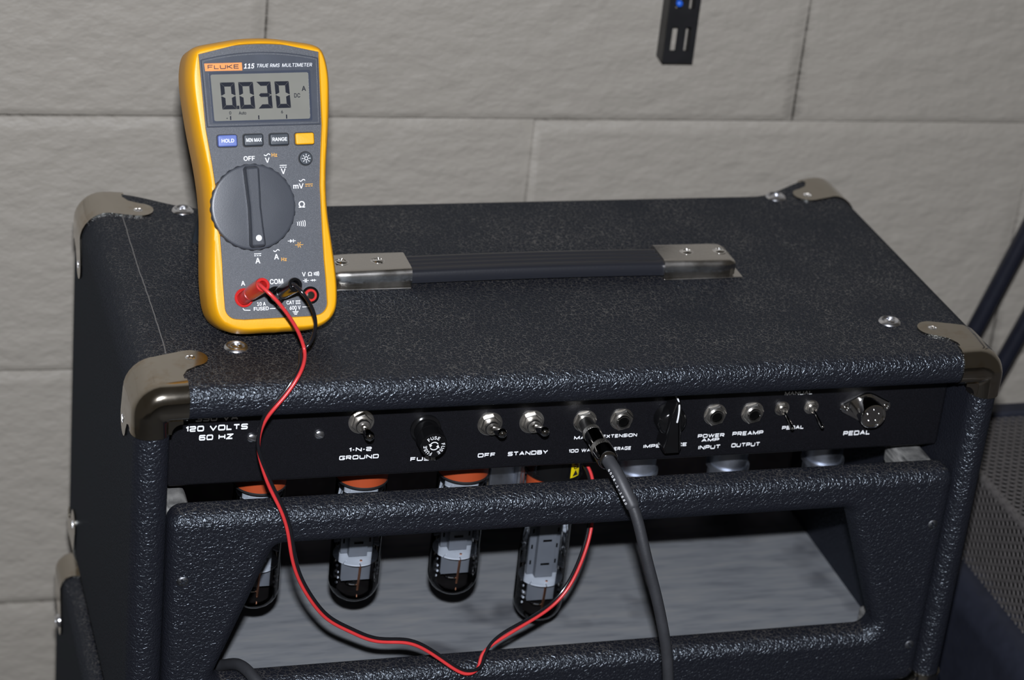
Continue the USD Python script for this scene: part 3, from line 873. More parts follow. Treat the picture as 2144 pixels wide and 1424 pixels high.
# tube sockets and choke transformer under the chassis
TX = [-187.0, -121.3, -54.8, 6.5]
TY = 30.0
for x in TX:
    part(amp, 'tube_socket', place(lathe([(19, 0), (19, 3), (17.5, 4.5), (17.5, 6)], 36), (x, TY, -82.5), (0, 0, -1)), 'black', smooth=35)
tr = part(amp, 'choke_transformer', rbox((-33, 86, -176), (0, 118, -150), 1.2), 'core', smooth=30, label='small choke transformer with iron core')
part(tr, 'bracket', cat([rbox((-43, 84, -158), (-34, 120, -83), 1), rbox((-43, 84, -150), (9, 120, -147), 1), rbox((5, 84, -175), (9, 120, -83), 1)]), 'shield', smooth=30)
part(amp, 'metal_bracket', cat([rbox((-36, 30, -140), (-12, 33, -83), 1.2), rbox((-20, 22, -140), (-17, 33, -83), 1.2)]), 'shield', smooth=30, label='silver bracket between the tubes')
for sx in (-1, 1):
    for y in (-20, 205):
        part(amp, 'rubber_foot', place(lathe([(13, 0), (11.5, 8.5), (9, 8.5)], 32), (sx * 235, y, -274.6), (0, 0, -1)), 'rubber')

# ================================================================ POWER TUBES AND SHIELDED TUBES


def power_tube(label):
    """Upright origin at the socket; hangs downwards, glass dome below."""
    t = thing('power_tube', label, 'vacuum tube', (TX[0], TY, -88.5))
    o = np.array([TX[0], TY, -88.5])

    def pt(name, m, material, smooth=40, parent=None, **k):
        v, f = arr(m)
        return part(parent or t, name, (v + o, f), material, smooth=smooth, **k)
    dn = (0, 0, -1)
    pt('base', place(lathe([(16.2, 0), (16.6, 1.0), (16.6, 21.5)], 48), (0, 0, 0), dn), 'base', label='orange tube base')
    pt('base_rim', place(lathe([(16.75, 21.0), (16.9, 21.4), (16.9, 22.4), (16.5, 22.8)], 48), (0, 0, 0), dn), 'black')
    R, L = 16.4, 112.0
    gl = [(R, 22.6), (R, 98)] + [(R * math.cos(a) ** 0.8, 98 + 14 * math.sin(a)) for a in np.linspace(0.12, math.pi / 2 - 0.08, 9)] + [(0, L)]
    pt('glass_envelope', place(lathe(gl, 48), (0, 0, 0), dn), 'glass', 60)
    gt = [(R - .7, 96.0), (R - .9, 99)] + [((R - .9) * math.cos(a) ** 0.8, 98 + 13 * math.sin(a)) for a in np.linspace(0.12, math.pi / 2 - 0.08, 9)] + [(0, L - 1)]
    prof = [q for q in gt[2:] if q[1] > 102]
    v, f = place(lathe([(0, prof[0][1] - 0.6)] + prof, 48, wob=None), (0, 0, 0), dn)
    pt('getter_flash', (v, f), 'getter', 50, label='dark mirrored getter patch in the dome')
    # plates: a flattened box with folded wings
    pl = sg.Polygon([(-10.5, -1.2), (-6, -1.2), (-6, -6), (6, -6), (6, -1.2), (10.5, -1.2), (10.5, 1.2), (6, 1.2), (6, 6), (-6, 6), (-6, 1.2), (-10.5, 1.2)])
    v, f = slab(pl, [(30, 0), (78, 0)])
    p = pt('plate', tf((v, f), np.diag([1, -1, -1])), 'plate', 20, label='grey sheet metal plate')
    sl = []
    for z in (50, 68):
        sl.append(box((-3, -6.25, -z - 0.7), (3, -5.9, -z + 0.7)))
    for z in (45, 57, 69):
        for s in (-1, 1):
            sl.append(box((s * 8.6 - 0.5, -1.45, -z - 1.5), (s * 8.6 + 0.5, -1.1, -z + 1.5)))
    pt('slot', cat(sl), 'hole', False, p)
    mk = sg.Point(0, 0).buffer(14.6, resolution=24)
    for a in np.linspace(0, 2 * math.pi, 9)[:-1]:
        mk = mk.difference(sa.rotate(sg.box(11, -0.35, 16, 0.35), a, origin=(0, 0), use_radians=True))
    for z in (27.5, 79.5):
        v, f = extrude(mk, z, z + 0.9)
        pt('mica_spacer', tf((v, f), np.diag([1, -1, -1])), 'mica', 25)
    sh = cat([box((-10, -6.6, -95.5), (10, -6.0, -80.5)), box((-10.6, -7.2, -94), (-9.4, -5.6, -80.5)), box((9.4, -7.2, -94), (10.6, -5.6, -80.5))])
    pt('shield_plate', sh, 'plate', False)
    pt('copper_rod', tube([(1.5, -9.3, -79), (1.2, -9.0, -90), (0.8, -8.4, -102)], 0.85, 10), 'brass')
    pt('snubber', cat([place(lathe([(0.9 * math.sin(q), 0.9 * math.cos(q)) for q in np.linspace(math.pi, 0, 7)], 10), (sx * (13.2 + dx), -5.5 + dy, z)) for sx in (-1, 1) for dx, dy, z in ((0, 0, -84), (.6, -1, -87.5), (-.9, 0.4, -89.5), (.5, -.4, -92), (-1.4, 1, -94), (-.4, .2, -97))]), 'mica', 60)
    pt('getter_ring', tube([(4.2 * math.cos(a) - 2, 4.2 * math.sin(a) - 4, -98.2) for a in np.linspace(0, 2 * math.pi, 30)], 0.6, 8), 'chrome')
    pt('pin', cat([place(lathe([(1.2, -4), (1.2, 1)], 10), (8.5 * math.cos(k * math.pi / 4), 8.5 * math.sin(k * math.pi / 4), 0), dn) for k in range(8)]), 'chrome')
    return t


TLAB = ['orange-based glass power tube half hidden behind the slanted left edge of the back panel opening', 'orange-based glass power tube hanging below the fuse and ground switch, second from left',
        'orange-based glass power tube hanging below the OFF and STANDBY switches, third from left', 'lowest hanging glass power tube, plugged into the black bias probe adapter']
t0 = power_tube(TLAB[0])
TG = 'power tubes hanging in the amplifier'
stage.GetPrimAtPath(t0).SetCustomDataByKey('group', TG)
for i in (1, 2, 3):
    path = free('/World/power_tube')
    x = UsdGeom.Xform.Define(stage, path)
    x.GetPrim().GetReferences().AddInternalReference(t0)
    x.GetPrim().SetInstanceable(True)
    x.ClearXformOpOrder()
    x.AddTranslateOp().Set(Gf.Vec3d(*[float(c) for c in world((TX[i], TY, -88.5 - (25.5 if i == 3 else 0)))]))
    tag(x.GetPrim(), TLAB[i], 'vacuum tube', TG)


SLAB = ['dull grey tube shield seen in the gap below the impedance knob', 'dull grey tube shield seen in the gap below the preamp output jack', 'dull grey tube shield seen in the gap below the pedal connector, rightmost']
s0 = None
for i, x in enumerate((66.5, 131.5, 200.5)):
    if i == 0:
        s0 = thing('shielded_tube', SLAB[0], 'tube shield', (x, 36, -88), 'grey tube shields in the amplifier')
        part(s0, 'shield', place(lathe([(13.6, -5), (13.6, 2), (12.8, 3), (12.8, 46), (12.2, 48), (9, 49), (9, 46)], 40), (x, 36, -88), (0, 0, -1)), 'shield')
        part(s0, 'collar', place(lathe([(14.4, 30), (14.6, 30.6), (14.6, 33), (14.0, 33.6)], 40), (x, 36, -88), (0, 0, -1)), 'shield')
    else:
        path = free('/World/shielded_tube')
        xf = UsdGeom.Xform.Define(stage, path)
        xf.GetPrim().GetReferences().AddInternalReference(s0)
        xf.GetPrim().SetInstanceable(True)
        xf.ClearXformOpOrder()
        xf.AddTranslateOp().Set(Gf.Vec3d(*[float(c) for c in world((x, 36, -88))]))
        tag(xf.GetPrim(), SLAB[i], 'tube shield', 'grey tube shields in the amplifier')

# ================================================================ MULTIMETER
MU, MV, MW = np.array([0.99928, 0.03787, 0.0]), np.array([-0.01617, 0.42677, 0.90421]), np.array([0.03425, -0.90357, 0.42708])
MO = np.array([-192.26, -9.33, 16.14])
MR = np.stack([MU, MV, MW])
met = thing('multimeter', 'yellow handheld digital multimeter leaning back on its stand, reading 0.030', 'multimeter', MO + MV * 5 - MW * 36)


def mp_(m):
    v, f = arr(m)
    return v @ MR + MO, f


def mpart(name, m, material, smooth=35, parent=None, **k):
    return part(parent or met, name, mp_(check_out(m)), material, smooth=smooth, **k)


def uc(v):
    return 1.9 - 3.0 * (v - 25) / 140


half = [(0, -2.5), (14, -2.3), (25, -1.2), (33.2, 3), (37.9, 10), (39.4, 20), (39.5, 30), (38.2, 50), (37.0, 65), (36.9, 79), (38.2, 97), (40.8, 117), (42.6, 136), (43.0, 149), (41.6, 159.5), (37.8, 166.4), (26, 169.6), (12, 171.7), (0, 172.3)]
pts = [(h + uc(v), v) for h, v in half] + [(-h + uc(v), v) for h, v in half[-2:0:-1]]
op = spline(pts + [pts[0]], 240)[:-1]
outl = sg.Polygon(op)
openh = [(20, 7.0), (30.2, 8.2), (30.6, 14.5), (30.7, 29), (30.4, 40), (30.5, 57), (31.0, 84), (32.4, 100), (34.6, 119.5), (35.7, 163.4)] + [(34 * (1 - t), 163.7 + 3.9 * (1 - (1 - t) ** 2)) for t in np.linspace(0, 1, 12)]
ol = [(h + uc(v) , v) for h, v in openh] + [(-h + uc(v), v) for h, v in openh[-2::-1]]
o_ = sg.Polygon(ol)
opening = o_.buffer(-7).buffer(7, resolution=10).union(o_.buffer(-1.2).buffer(1.2, resolution=6).intersection(sg.box(-60, 60, 60, 200)))
opening = sg.polygon.orient(opening.buffer(0.05).simplify(0.03))
hol = sg.Polygon(op, [ring_pts(opening.exterior)])
v, f = slab(hol, [(-44, 10.5), (-42.5, 7), (-39, 3.2), (-34, 0.8), (-14, 0), (-9, 0.4), (-5, 1.1), (-2, 2.1), (-0.6, 3.0), (0, 3.8)], [(-44, 0), (-43, 0), (-40, 0), (-35, 0), (-14, 0), (-9, 0), (-5, 0), (-2.2, 0), (-0.6, 0.2), (0, 0.6)])
hs = mpart('holster', (v, f), 'yellow', 45, label='yellow rubber holster')
mpart('holster_back', extrude(outl.buffer(-10.5), -43.9, -40), 'yellow', 30, parent=hs)
face = mpart('face_plate', extrude(opening.buffer(0.3), -6, -1.3), 'grey', 30, label='speckled dark grey face plate')
fl_w = -1.3


def shp(parent, name, poly, z0, z1, material, **k):
    return mpart(name, extrude(poly, z0, z1), material, False, parent, **k)


# display window
wl = [(-34.2 + uc(119.8), 119.8), (34.0 + uc(119.8), 119.8), (35.2 + uc(159), 159.1)] + [(u + uc(160), 159.2 + 4.0 * (1 - (u / 35.2) ** 2)) for u in np.linspace(34, -34, 24)] + [(-35.2 + uc(159), 159.1)]
win = sg.Polygon(wl)
v, f = slab(sg.polygon.orient(win), [(-1.5, 0), (-0.2, 0), (0.1, 0.4)])
wn = mpart('display_window', (v, f), 'window', 30, label='glossy display window')
wl2 = sa.scale(win, 0.935, 0.975, origin=(uc(140), 138.5))
shp(wn, 'rim', win.buffer(-0.9).difference(win.buffer(-1.5)), 0.0, 0.22, 'grey')
fr = sg.Polygon([(-32.0, 151.9), (29.0, 152.1), (28.9, 122.2), (-31.0, 122.2)]).buffer(-1).buffer(1, resolution=4)
lc = sg.Polygon([(-30.9, 150.4), (27.7, 150.7), (27.6, 123.4), (-29.8, 123.3)]).buffer(-1).buffer(1, resolution=4)
shp(wn, 'display_frame', fr.difference(lc), 0.05, 0.35, 'frame')
dsp = shp(wn, 'display', lc.buffer(0.3), 0.05, 0.2, 'lcd', label='grey-green liquid crystal display')


def seg7(u0, u1, v0, v1, on, t=2.45):
    """Seven-segment figure as polygons with small gaps."""
    g = 0.06
    vm = (v0 + v1) / 2
    S = {'a': [(u0 + g, v1), (u1 - g, v1), (u1 - t, v1 - t), (u0 + t, v1 - t)], 'd': [(u0 + g, v0), (u0 + t, v0 + t), (u1 - t, v0 + t), (u1 - g, v0)],
         'f': [(u0, v1 - g), (u0 + t - g, v1 - t - g), (u0 + t - g, vm + t * .5), (u0 + .35, vm + .2), (u0, vm + .3)], 'e': [(u0, v0 + g), (u0, vm - .3), (u0 + .35, vm - .2), (u0 + t - g, vm - t * .5), (u0 + t - g, v0 + t + g)],
         'b': [(u1, v1 - g), (u1, vm + .3), (u1 - .35, vm + .2), (u1 - t + g, vm + t * .5), (u1 - t + g, v1 - t - g)], 'c': [(u1, v0 + g), (u1 - t + g, v0 + t + g), (u1 - t + g, vm - t * .5), (u1 - .35, vm - .2), (u1, vm - .3)],
         'g': [(u0 + .9, vm), (u0 + .9 + t * .45, vm + t * .45), (u1 - .9 - t * .45, vm + t * .45), (u1 - .9, vm), (u1 - .9 - t * .45, vm - t * .45), (u0 + .9 + t * .45, vm - t * .45)]}
    return [sg.Polygon(S[c]) for c in on]


def skew(gs, c):
    return [sa.affine_transform(g, [1, -0.045, 0, 1, 0.045 * c, 0]) for g in gs]


for u0, u1, on in ((-25.1, -16.5, 'abcdef'), (-14.3, -5.5, 'abcdef'), (-3.5, 5.0, 'abcdg'), (7.4, 16.0, 'abcdef')):
    gs = skew(seg7(u0, u1, 130.0, 145.7, on), 137.8)
    mpart('digit', cat([extrude(g, 0.16, 0.27) for g in gs]), 'segment', False, dsp)
shp(dsp, 'decimal_point', sg.box(-16.1, 130.0, -14.6, 132.0), 0.16, 0.27, 'segment')
for u in (-20.1, -3.3, 13.4):
    shp(dsp, 'scale_mark', sg.box(u - .35, 123.7, u + .35, 126.1), 0.16, 0.27, 'segment')


def mtext(s, u, vv, h, parent=None, material='white', w=None, bold=False, shear=0.0, width=None, name='lettering'):
    sx = 1.0
    m = small_text(s, h, bold, 0.0, 1.0)
    if width:
        sx = width / np.ptp(m[0][:, 0])
    v, f = small_text(s, h, bold, shear, sx)
    mpart(name, (v + np.array([u, vv, fl_w if w is None else w]), f), material, False, parent or face)


for s, u, vv, h in (('A', 24.6, 141.2, 2.7), ('DC', 20.4, 137.2, 2.4), ('0', -20.2, 127.9, 1.7), ('Auto', -12.9, 127.7, 1.7), ('6', 10.8, 127.8, 1.7), ('+', -22.2, 124.9, 1.3)):
    mtext(s, u, vv, h, dsp, 'segment', 0.12, bold=True, width={'DC': 3.6, 'Auto': 4.4}.get(s))
lg = shp(wn, 'logo_plate', sg.Polygon([(-34.2, 156.9), (-11.9, 157.1), (-11.8, 152.5), (-33.8, 152.5)]), 0.0, 0.25, 'orange')
v, f = extrude(sa.translate(wide_text('FLUKE', -32.3, -13.6, 2.6, 0.2), 0, 153.5), 0.2, 0.36)
mpart('lettering', (v, f), 'ink', False, lg)
mtext('115', -7.8, 155.0, 2.7, wn, 'white', 0.05, True, 0.2, 6.0)
mtext('TRUE RMS', 3.6, 155.1, 2.0, wn, 'white', 0.05, False, 0.2, 13.8)
mtext('MULTIMETER', 21.1, 155.1, 2.0, wn, 'white', 0.05, False, 0.2, 18.0)

# buttons
for (u0, u1), matr, txt in (((-28.4, -16.9), 'blue', 'HOLD'), ((-12.9, -1.3), 'keygrey', 'MIN MAX'), ((2.7, 14.1), 'keygrey', 'RANGE'), ((18.1, 29.4), 'yellow', None)):
    g = sg.box(u0, 108.2, u1, 115.1).buffer(-1.2).buffer(1.2, resolution=5)
    shp(face, 'button_recess', g.buffer(0.55), -1.5, -1.15, 'black')
    v, f = slab(sg.polygon.orient(g), [(-2, 0), (0.4, 0), (1.0, 0.25), (1.3, 0.7)])
    b = mpart('button', (v, f), matr, 40, label={'blue': 'blue button', 'yellow': 'yellow button'}.get(matr))
    if txt:
        mtext(txt, (u0 + u1) / 2, 111.7, 2.0, b, 'white', 1.2, True, 0, {'HOLD': 7.4, 'MIN MAX': 9.2, 'RANGE': 8.8}[txt])
lb = mpart('light_button', place(lathe(rounded(5, 3.9, -2, 3.0, 0.7), 36), (23.9, 100.0, 0)), 'keygrey', 40)
shp(face, 'button_recess', sg.Point(23.9, 100).buffer(4.4), -1.5, -1.15, 'black')
ic = [sg.Point(23.9, 100).buffer(1.15).difference(sg.Point(23.9, 100).buffer(0.8))]
for k in range(8):
    a = k * math.pi / 4
    ic.append(sg.LineString([(23.9 + 1.75 * math.cos(a), 100 + 1.75 * math.sin(a)), (23.9 + 2.5 * math.cos(a), 100 + 2.5 * math.sin(a))]).buffer(0.17))
shp(lb, 'icon', unary_union(ic), 0.9, 1.08, 'white')


def ln(pts, w=0.22):
    return sg.LineString(pts).buffer(w, cap_style=2)


def sym_dc(u, v, s=2.6):
    return [ln([(u - s, v), (u + s, v)])] + [ln([(u - s + k * s * .72, v - 1.1), (u - s + k * s * .72 + s * .5, v - 1.1)]) for k in range(3)]


def sym_ac(u, v, s=1.7):
    return [sg.LineString([(u + x * s, v + 0.55 * math.sin(x * math.pi)) for x in np.linspace(-1, 1, 16)]).buffer(0.24)]


def sym_beep(u, v, n=5, h=2.0, st=1.15):
    out = []
    for k in range(n):
        r = h * (0.55 + 0.45 * k / (n - 1))
        out.append(sg.LineString([(u + k * st + 0.35 * r * (math.cos(a) - 1), v + r * math.sin(a)) for a in np.linspace(-1.1, 1.1, 8)]).buffer(0.2))
    return out


def sym_diode(u, v, s=1.0):
    return [ln([(u - 2.4 * s, v), (u + 2.4 * s, v)], .18), sg.Polygon([(u - 1 * s, v + 1 * s), (u - 1 * s, v - 1 * s), (u + .8 * s, v)]), ln([(u + 1 * s, v - 1 * s), (u + 1 * s, v + 1 * s)], .2)]


def sym_cap(u, v, s=1.0):
    return [ln([(u - 2.4 * s, v), (u - .5 * s, v)], .18), ln([(u + .4 * s, v), (u + 2.6 * s, v)], .18), ln([(u - .5 * s, v - 1.6 * s), (u - .5 * s, v + 1.6 * s)], .2), ln([(u + 1.0 * s, v - 1.6 * s), (u + .4 * s, v - .6 * s), (u + .4 * s, v + .6 * s), (u + 1.0 * s, v + 1.6 * s)], .2)]


def marks(gs, material='white'):
    mpart('symbol', cat([extrude(g, fl_w - 0.05, fl_w + 0.12) for g in gs]), material, False, face)


mtext('OFF', -9.9, 101.1, 2.5, bold=True, width=6.7)
marks(sym_ac(0.9, 102.9))
mtext('V', 0.9, 99.7, 2.8, bold=True)
mtext('Hz', 5.3, 102.7, 2.1, material='amber', bold=True)
marks(sym_dc(10.3, 96.4, 2.1))
mtext('V', 10.2, 92.9, 3.0, bold=True)
marks(sym_ac(21.3, 87.2))
mtext('mV', 18.9, 83.9, 2.8, bold=True, width=6.2)
marks(sym_dc(25.4, 84.8, 2.3), 'amber')
mtext('\u03a9', 20.4, 73.0, 3.6, bold=True, width=3.8)
marks(sym_beep(17.4, 61.7))
marks(sym_diode(13.3, 51.7))
marks(sym_cap(17.6, 49.2), 'amber')
marks(sym_dc(-7.6, 45.0, 2.1))
mtext('A', -7.7, 41.0, 3.1, bold=True)
marks(sym_ac(3.8, 46.4))
mtext('A', 3.6, 42.8, 3.0, bold=True)
mtext('Hz', 8.1, 41.1, 2.0, material='amber', bold=True)
mtext('V', 19.7, 31.7, 2.4, bold=True)
mtext('\u03a9', 23.4, 31.7, 2.3, bold=True, width=2.5)
marks(sym_beep(26.0, 31.7, 5, 1.4, 0.7))
marks(sym_cap(20.6, 27.9, 0.72) + sym_diode(25.2, 27.9, 0.72))
mtext('A', -17.2, 28.1, 2.6, bold=True)
mtext('COM', 2.9, 28.2, 2.8, bold=True, width=8.0)
mtext('10 A', -6.8, 15.5, 2.0, bold=True, width=5.2)
mtext('FUSED', -7.0, 12.7, 2.0, bold=True, width=9.0)
mtext('CAT III', 12.6, 15.4, 2.0, bold=True, width=8.4)
mtext('600 V', 13.4, 12.2, 2.2, bold=True, width=6.6)
marks([ln([(-18, 13.4), (-17.2, 12.3), (-13.6, 12.0)]), ln([(-1.8, 12.4), (1.6, 12.4)]), ln([(2.6, 13.6), (3.4, 12.5), (7.6, 12.4)]), ln([(17.8, 12.4), (23, 12.4)]),
       ln([(13.6, 11.0), (13.6, 9.9)]), ln([(11.8, 9.9), (15.4, 9.9)]), ln([(12.3, 9.1), (14.9, 9.1)]), ln([(12.8, 8.3), (14.4, 8.3)])])

# rotary dial
dc = (-9.7, 72.5)
dl = mpart('rotary_dial', place(lathe([(25.0, -1.4), (25.5, 0.2), (25.5, 2.2), (24.9, 3.4), (23.6, 4.0), (12, 4.3)], 120, wob=lambda i, k: -0.45 * ((k // 2) % 2) if 1 <= i <= 3 else 0), (dc[0], dc[1], 0)), 'dial', 28, label='dark grey rotary selector dial')
gp = sg.Polygon([(-4.4, 23.6), (-4.0, 10), (-3.6, 0), (-4.0, -12), (-4.6, -23.6), (4.6, -23.6), (4.0, -12), (3.6, 0), (4.0, 10), (4.4, 23.6)]).buffer(-2.0).buffer(2.0, resolution=5)
gp = sa.translate(sa.rotate(gp, 2.3, origin=(0, 0)), *dc)
v, f = slab(sg.polygon.orient(gp), [(3.5, -0.4), (5.5, 0), (8.0, 0.2), (9.2, 0.8), (9.6, 1.6)])
gr = mpart('grip', (v, f), 'dial', 24, parent=dl)
shp(gr, 'marker_dot', sg.Point(dc[0] + 0.85, dc[1] - 18.3).buffer(1.75), 9.4, 9.72, 'white')
# sockets on the face
ja = mpart('input_socket', place(lathe([(5.6, -2), (5.6, 0.2), (5.0, 0.6), (4.4, 0.3), (4.2, -1)], 36), (-17.2, 19.6, 0)), 'red', label='red input socket marked A')
jb = mpart('input_socket', place(lathe([(5.6, -2), (5.6, 0.2), (5.0, 0.6), (4.4, 0.3), (4.2, -1)], 36), (1.9, 19.8, 0)), 'gloss', label='black common input socket')
jc = mpart('input_socket', place(lathe([(5.2, -2), (5.2, -0.7), (4.9, -0.5), (4.6, -0.9)], 36), (23.0, 19.1, 0)), 'gloss', label='empty black and red input socket')
mpart('socket_ring', place(lathe([(3.8, -2), (3.8, -0.1), (3.4, 0.2), (2.5, 0.2), (2.3, -0.4), (2.3, -0.6)], 32), (23.0, 19.1, 0)), 'red', parent=jc)
mpart('contact', place(lathe([(2.2, -1.5), (2.2, 0.0), (1.6, 0.1), (1.4, -0.5)], 20), (23.0, 19.1, 0)), 'chrome', parent=jc)
# tilt stand
e0, e1 = np.array([-214.5, 150.5, 0.8]), np.array([-158, 152.5, 0.8])
h0, h1 = MO + MU * -22 + MV * 112 - MW * 43.5, MO + MU * 24 + MV * 112 - MW * 43.5
n_ = unit(np.cross(e1 - e0, h0 - e0))
sp = []
for a, b, w in ((e0, h0, 1), (e1, h1, 1)):
    pass
q = np.array([e0, e1, h1, h0])
pts8 = np.vstack([q - n_ * 1.6, q + n_ * 1.6])
pts8[:, 2] = np.maximum(pts8[:, 2], 0.15)
part(met, 'tilt_stand', m3.Manifold.hull_points(pts8.astype(np.float32)), 'keygrey', smooth=20, label='dark flip-out tilt stand')

# ================================================================ BIAS PROBE WITH ITS LEADS
bp = thing('bias_probe', 'red and black test lead between the multimeter and the adapter above the lowest tube', 'test lead', (TX[3], TY, -88.5))
part(bp, 'adapter', place(lathe([(17.5, 0.2), (18.6, 1.2), (18.6, 21.5), (19.2, 22), (19.2, 24.6), (18.4, 25.4)], 48), (TX[3], TY, -88.5), (0, 0, -1)), 'gloss', label='black tube socket adapter')
# caution label wrapped on the adapter
la = []
for i in range(9):
    a = math.radians(-72 + i * 2.9)
    la.append([TX[3] + 18.75 * math.cos(a), TY + 18.75 * math.sin(a)])
la = np.array(la)
rgs = []
for off in (0, 1):
    rr = la + off * 0.18 * (la - np.array([TX[3], TY])) / 18.75
    rgs.append(rr)
v = []
for rr in rgs:
    v += [(x, y, -88.9) for x, y in rr] + [(x, y, -110.2) for x, y in rr]
v = np.array(v)
n9 = 9
fc = []
for k in range(n9 - 1):
    fc += [(2 * n9 + k, 3 * n9 + k, 3 * n9 + k + 1), (2 * n9 + k, 3 * n9 + k + 1, 2 * n9 + k + 1), (k, k + 1, n9 + k + 1), (k, n9 + k + 1, n9 + k)]
for k in range(n9 - 1):
    fc += [(k, 2 * n9 + k, 2 * n9 + k + 1), (k, 2 * n9 + k + 1, k + 1), (n9 + k, n9 + k + 1, 3 * n9 + k + 1), (n9 + k, 3 * n9 + k + 1, 3 * n9 + k)]
for k in (0, n9 - 1):
    fc += [(k, n9 + k, 3 * n9 + k), (k, 3 * n9 + k, 2 * n9 + k)]
cl = part(bp, 'caution_label', (v, np.array(fc)), 'caution', smooth=False, label='yellow caution sticker')
am = math.radians(-72 + 4 * 2.9)
lo = np.array([TX[3] + 18.98 * math.cos(am), TY + 18.98 * math.sin(am), 0])
lx, ln_ = np.array([-math.sin(am), math.cos(am), 0]), np.array([math.cos(am), math.sin(am), 0])
v, f = small_text('CAUTION', 3.6, True, 0, 0.72)
v = v - np.array([v[:, 0].min(), 0, 0])
dec = [(lo + np.array([0, 0, -104.2]) - ln_ * 0.03 + v[:, :1] * np.array([0, 0, 1.0]) - v[:, 1:2] * lx + v[:, 2:3] * ln_, f)]
tri = sg.Polygon([(-2.4, -1.9), (2.4, -1.9), (0, 2.2)])
v, f = extrude(tri, -0.03, 0.13)
dec.append((lo + np.array([0, 0, -107.2]) + v[:, :1] * lx + v[:, 1:2] * np.array([0, 0, 1.0]) + v[:, 2:3] * ln_, f))
part(cl, 'lettering', cat([check_out(d) for d in dec]), 'ink', smooth=False)
# plugs on the multimeter
for nm, b0, e0_, matr, lab in (('plug', (-17.2, 19.6, 0.3), (-12.4, 27.2, 30.5), 'red', 'red banana plug'), ('plug', (1.9, 19.8, 0.3), (6.8, 26.4, 30.5), 'gloss', 'black banana plug')):
    a, b = MO + np.array(b0) @ MR, MO + np.array(e0_) @ MR
    L = np.linalg.norm(b - a)
    pf = [(4.0, -1), (4.0, 1.5), (3.6, 2), (3.6, 8), (3.9, 8.6), (4.1, 10), (4.1, 11), (3.7, 11.2), (3.7, 12), (4.3, 12.4), (4.4, L - 1.2), (4.0, L - 0.2), (3.4, L), (2.5, L - 0.2), (2.3, L - 1.5), (2.2, L - 7)]
    pl = part(bp, nm, place(lathe(pf, 36), a, b - a), matr, smooth=40, label=lab)
pair = [(-180.8, -37.0, 15.6), (-183.0, -46.0, 11.9), (-187.3, -52.0, 6.5), (-195.3, -56.0, -3.5), (-204.1, -58.0, -13.8), (-207.5, -57.0, -24.2), (-207.9, -56.0, -35.9), (-204.6, -56.0, -48.8), (-198.5, -55.0, -64.3), (-191.4, -55.0, -79.4), (-186.2, -55.0, -94.6), (-182.6, -54.0, -112.1), (-176.8, -52.0, -130.7), (-167.2, -50.0, -149.1), (-155.4, -48.0, -164.5), (-141.0, -47.0, -174.8), (-123.4, -46.0, -184.0), (-104.8, -46.0, -186.7), (-90.6, -47.0, -193.4), (-76.2, -49.0, -204.1), (-64.3, -51.0, -210.4), (-56.1, -49.0, -208.9), (-52.4, -44.0, -203.2), (-42.5, -38.0, -196.4), (-22.5, -32.0, -188.7), (-5.8, -27.0, -181.4), (7.2, -22.0, -169.3), (17.4, -15.0, -149.2), (22.3, -8.0, -133.4), (24.0, 0.0, -117.5), (24.5, 7.0, -108.6), (22.5, 14.0, -102.4)]
ang = [185, 185, 185, 190, 200, 235, 270, 300, 335, 345, 345, 345, 335, 320, 310, 300, 290, 275, 285, 300, 280, 330, 350, 250, 235, 225, 215, 200, 185, 180, 180, 180]
pc_, an_ = np.array(pair), np.radians(np.array(ang, float))
side = np.cos(an_)[:, None] * RC[0] + np.sin(an_)[:, None] * RC[1]      # from the red wire towards the black one
side[5] = side[5] * .5 - RC[2] * .9
side[6] = side[6] * .5 - RC[2] * .9
side[7] = side[7] * .8 - RC[2] * .6
redp, blkp = pc_ - side * 0.98, pc_ + side * 0.98
redpath = np.vstack([[(-204.8, -21.0, 52.0)], [(-206.0, -30.5, 55.0), (-200.1, -36.0, 50.7), (-191.7, -36.5, 40.3), (-184.6, -36.0, 28.7), (-181.2, -35.5, 20.8)], redp])
blkpath = np.vstack([[(-185.6, -20.5, 51.0)], [(-185.6, -30.5, 54.2), (-180.8, -35.0, 49.5), (-175.8, -35.0, 40.2), (-173.6, -34.0, 29.9), (-175.4, -34.0, 20.7), (-178.9, -35.0, 16.5)], blkp])
part(bp, 'red_wire', tube(spline(redpath, 420), 1.12, 10), 'redwire', smooth=60, label='red wire of the test lead')
part(bp, 'black_wire', tube(spline(blkpath, 420), 1.12, 10), 'blackwire', smooth=60, label='black wire of the test lead')

# ================================================================ SPEAKER CABLE
sc = thing('speaker_cable', 'thick dark grey cable with chrome plug in the MAIN jack, hanging over the panel', 'cable', (5, PY - 4, PZ))
a = np.array([4.8, -19.5, -49.8])
b = np.array([6.4, -68.0, -53.2])
L = np.linalg.norm(b - a)
d_ = b - a


def kn(i, k):
    return 0.0


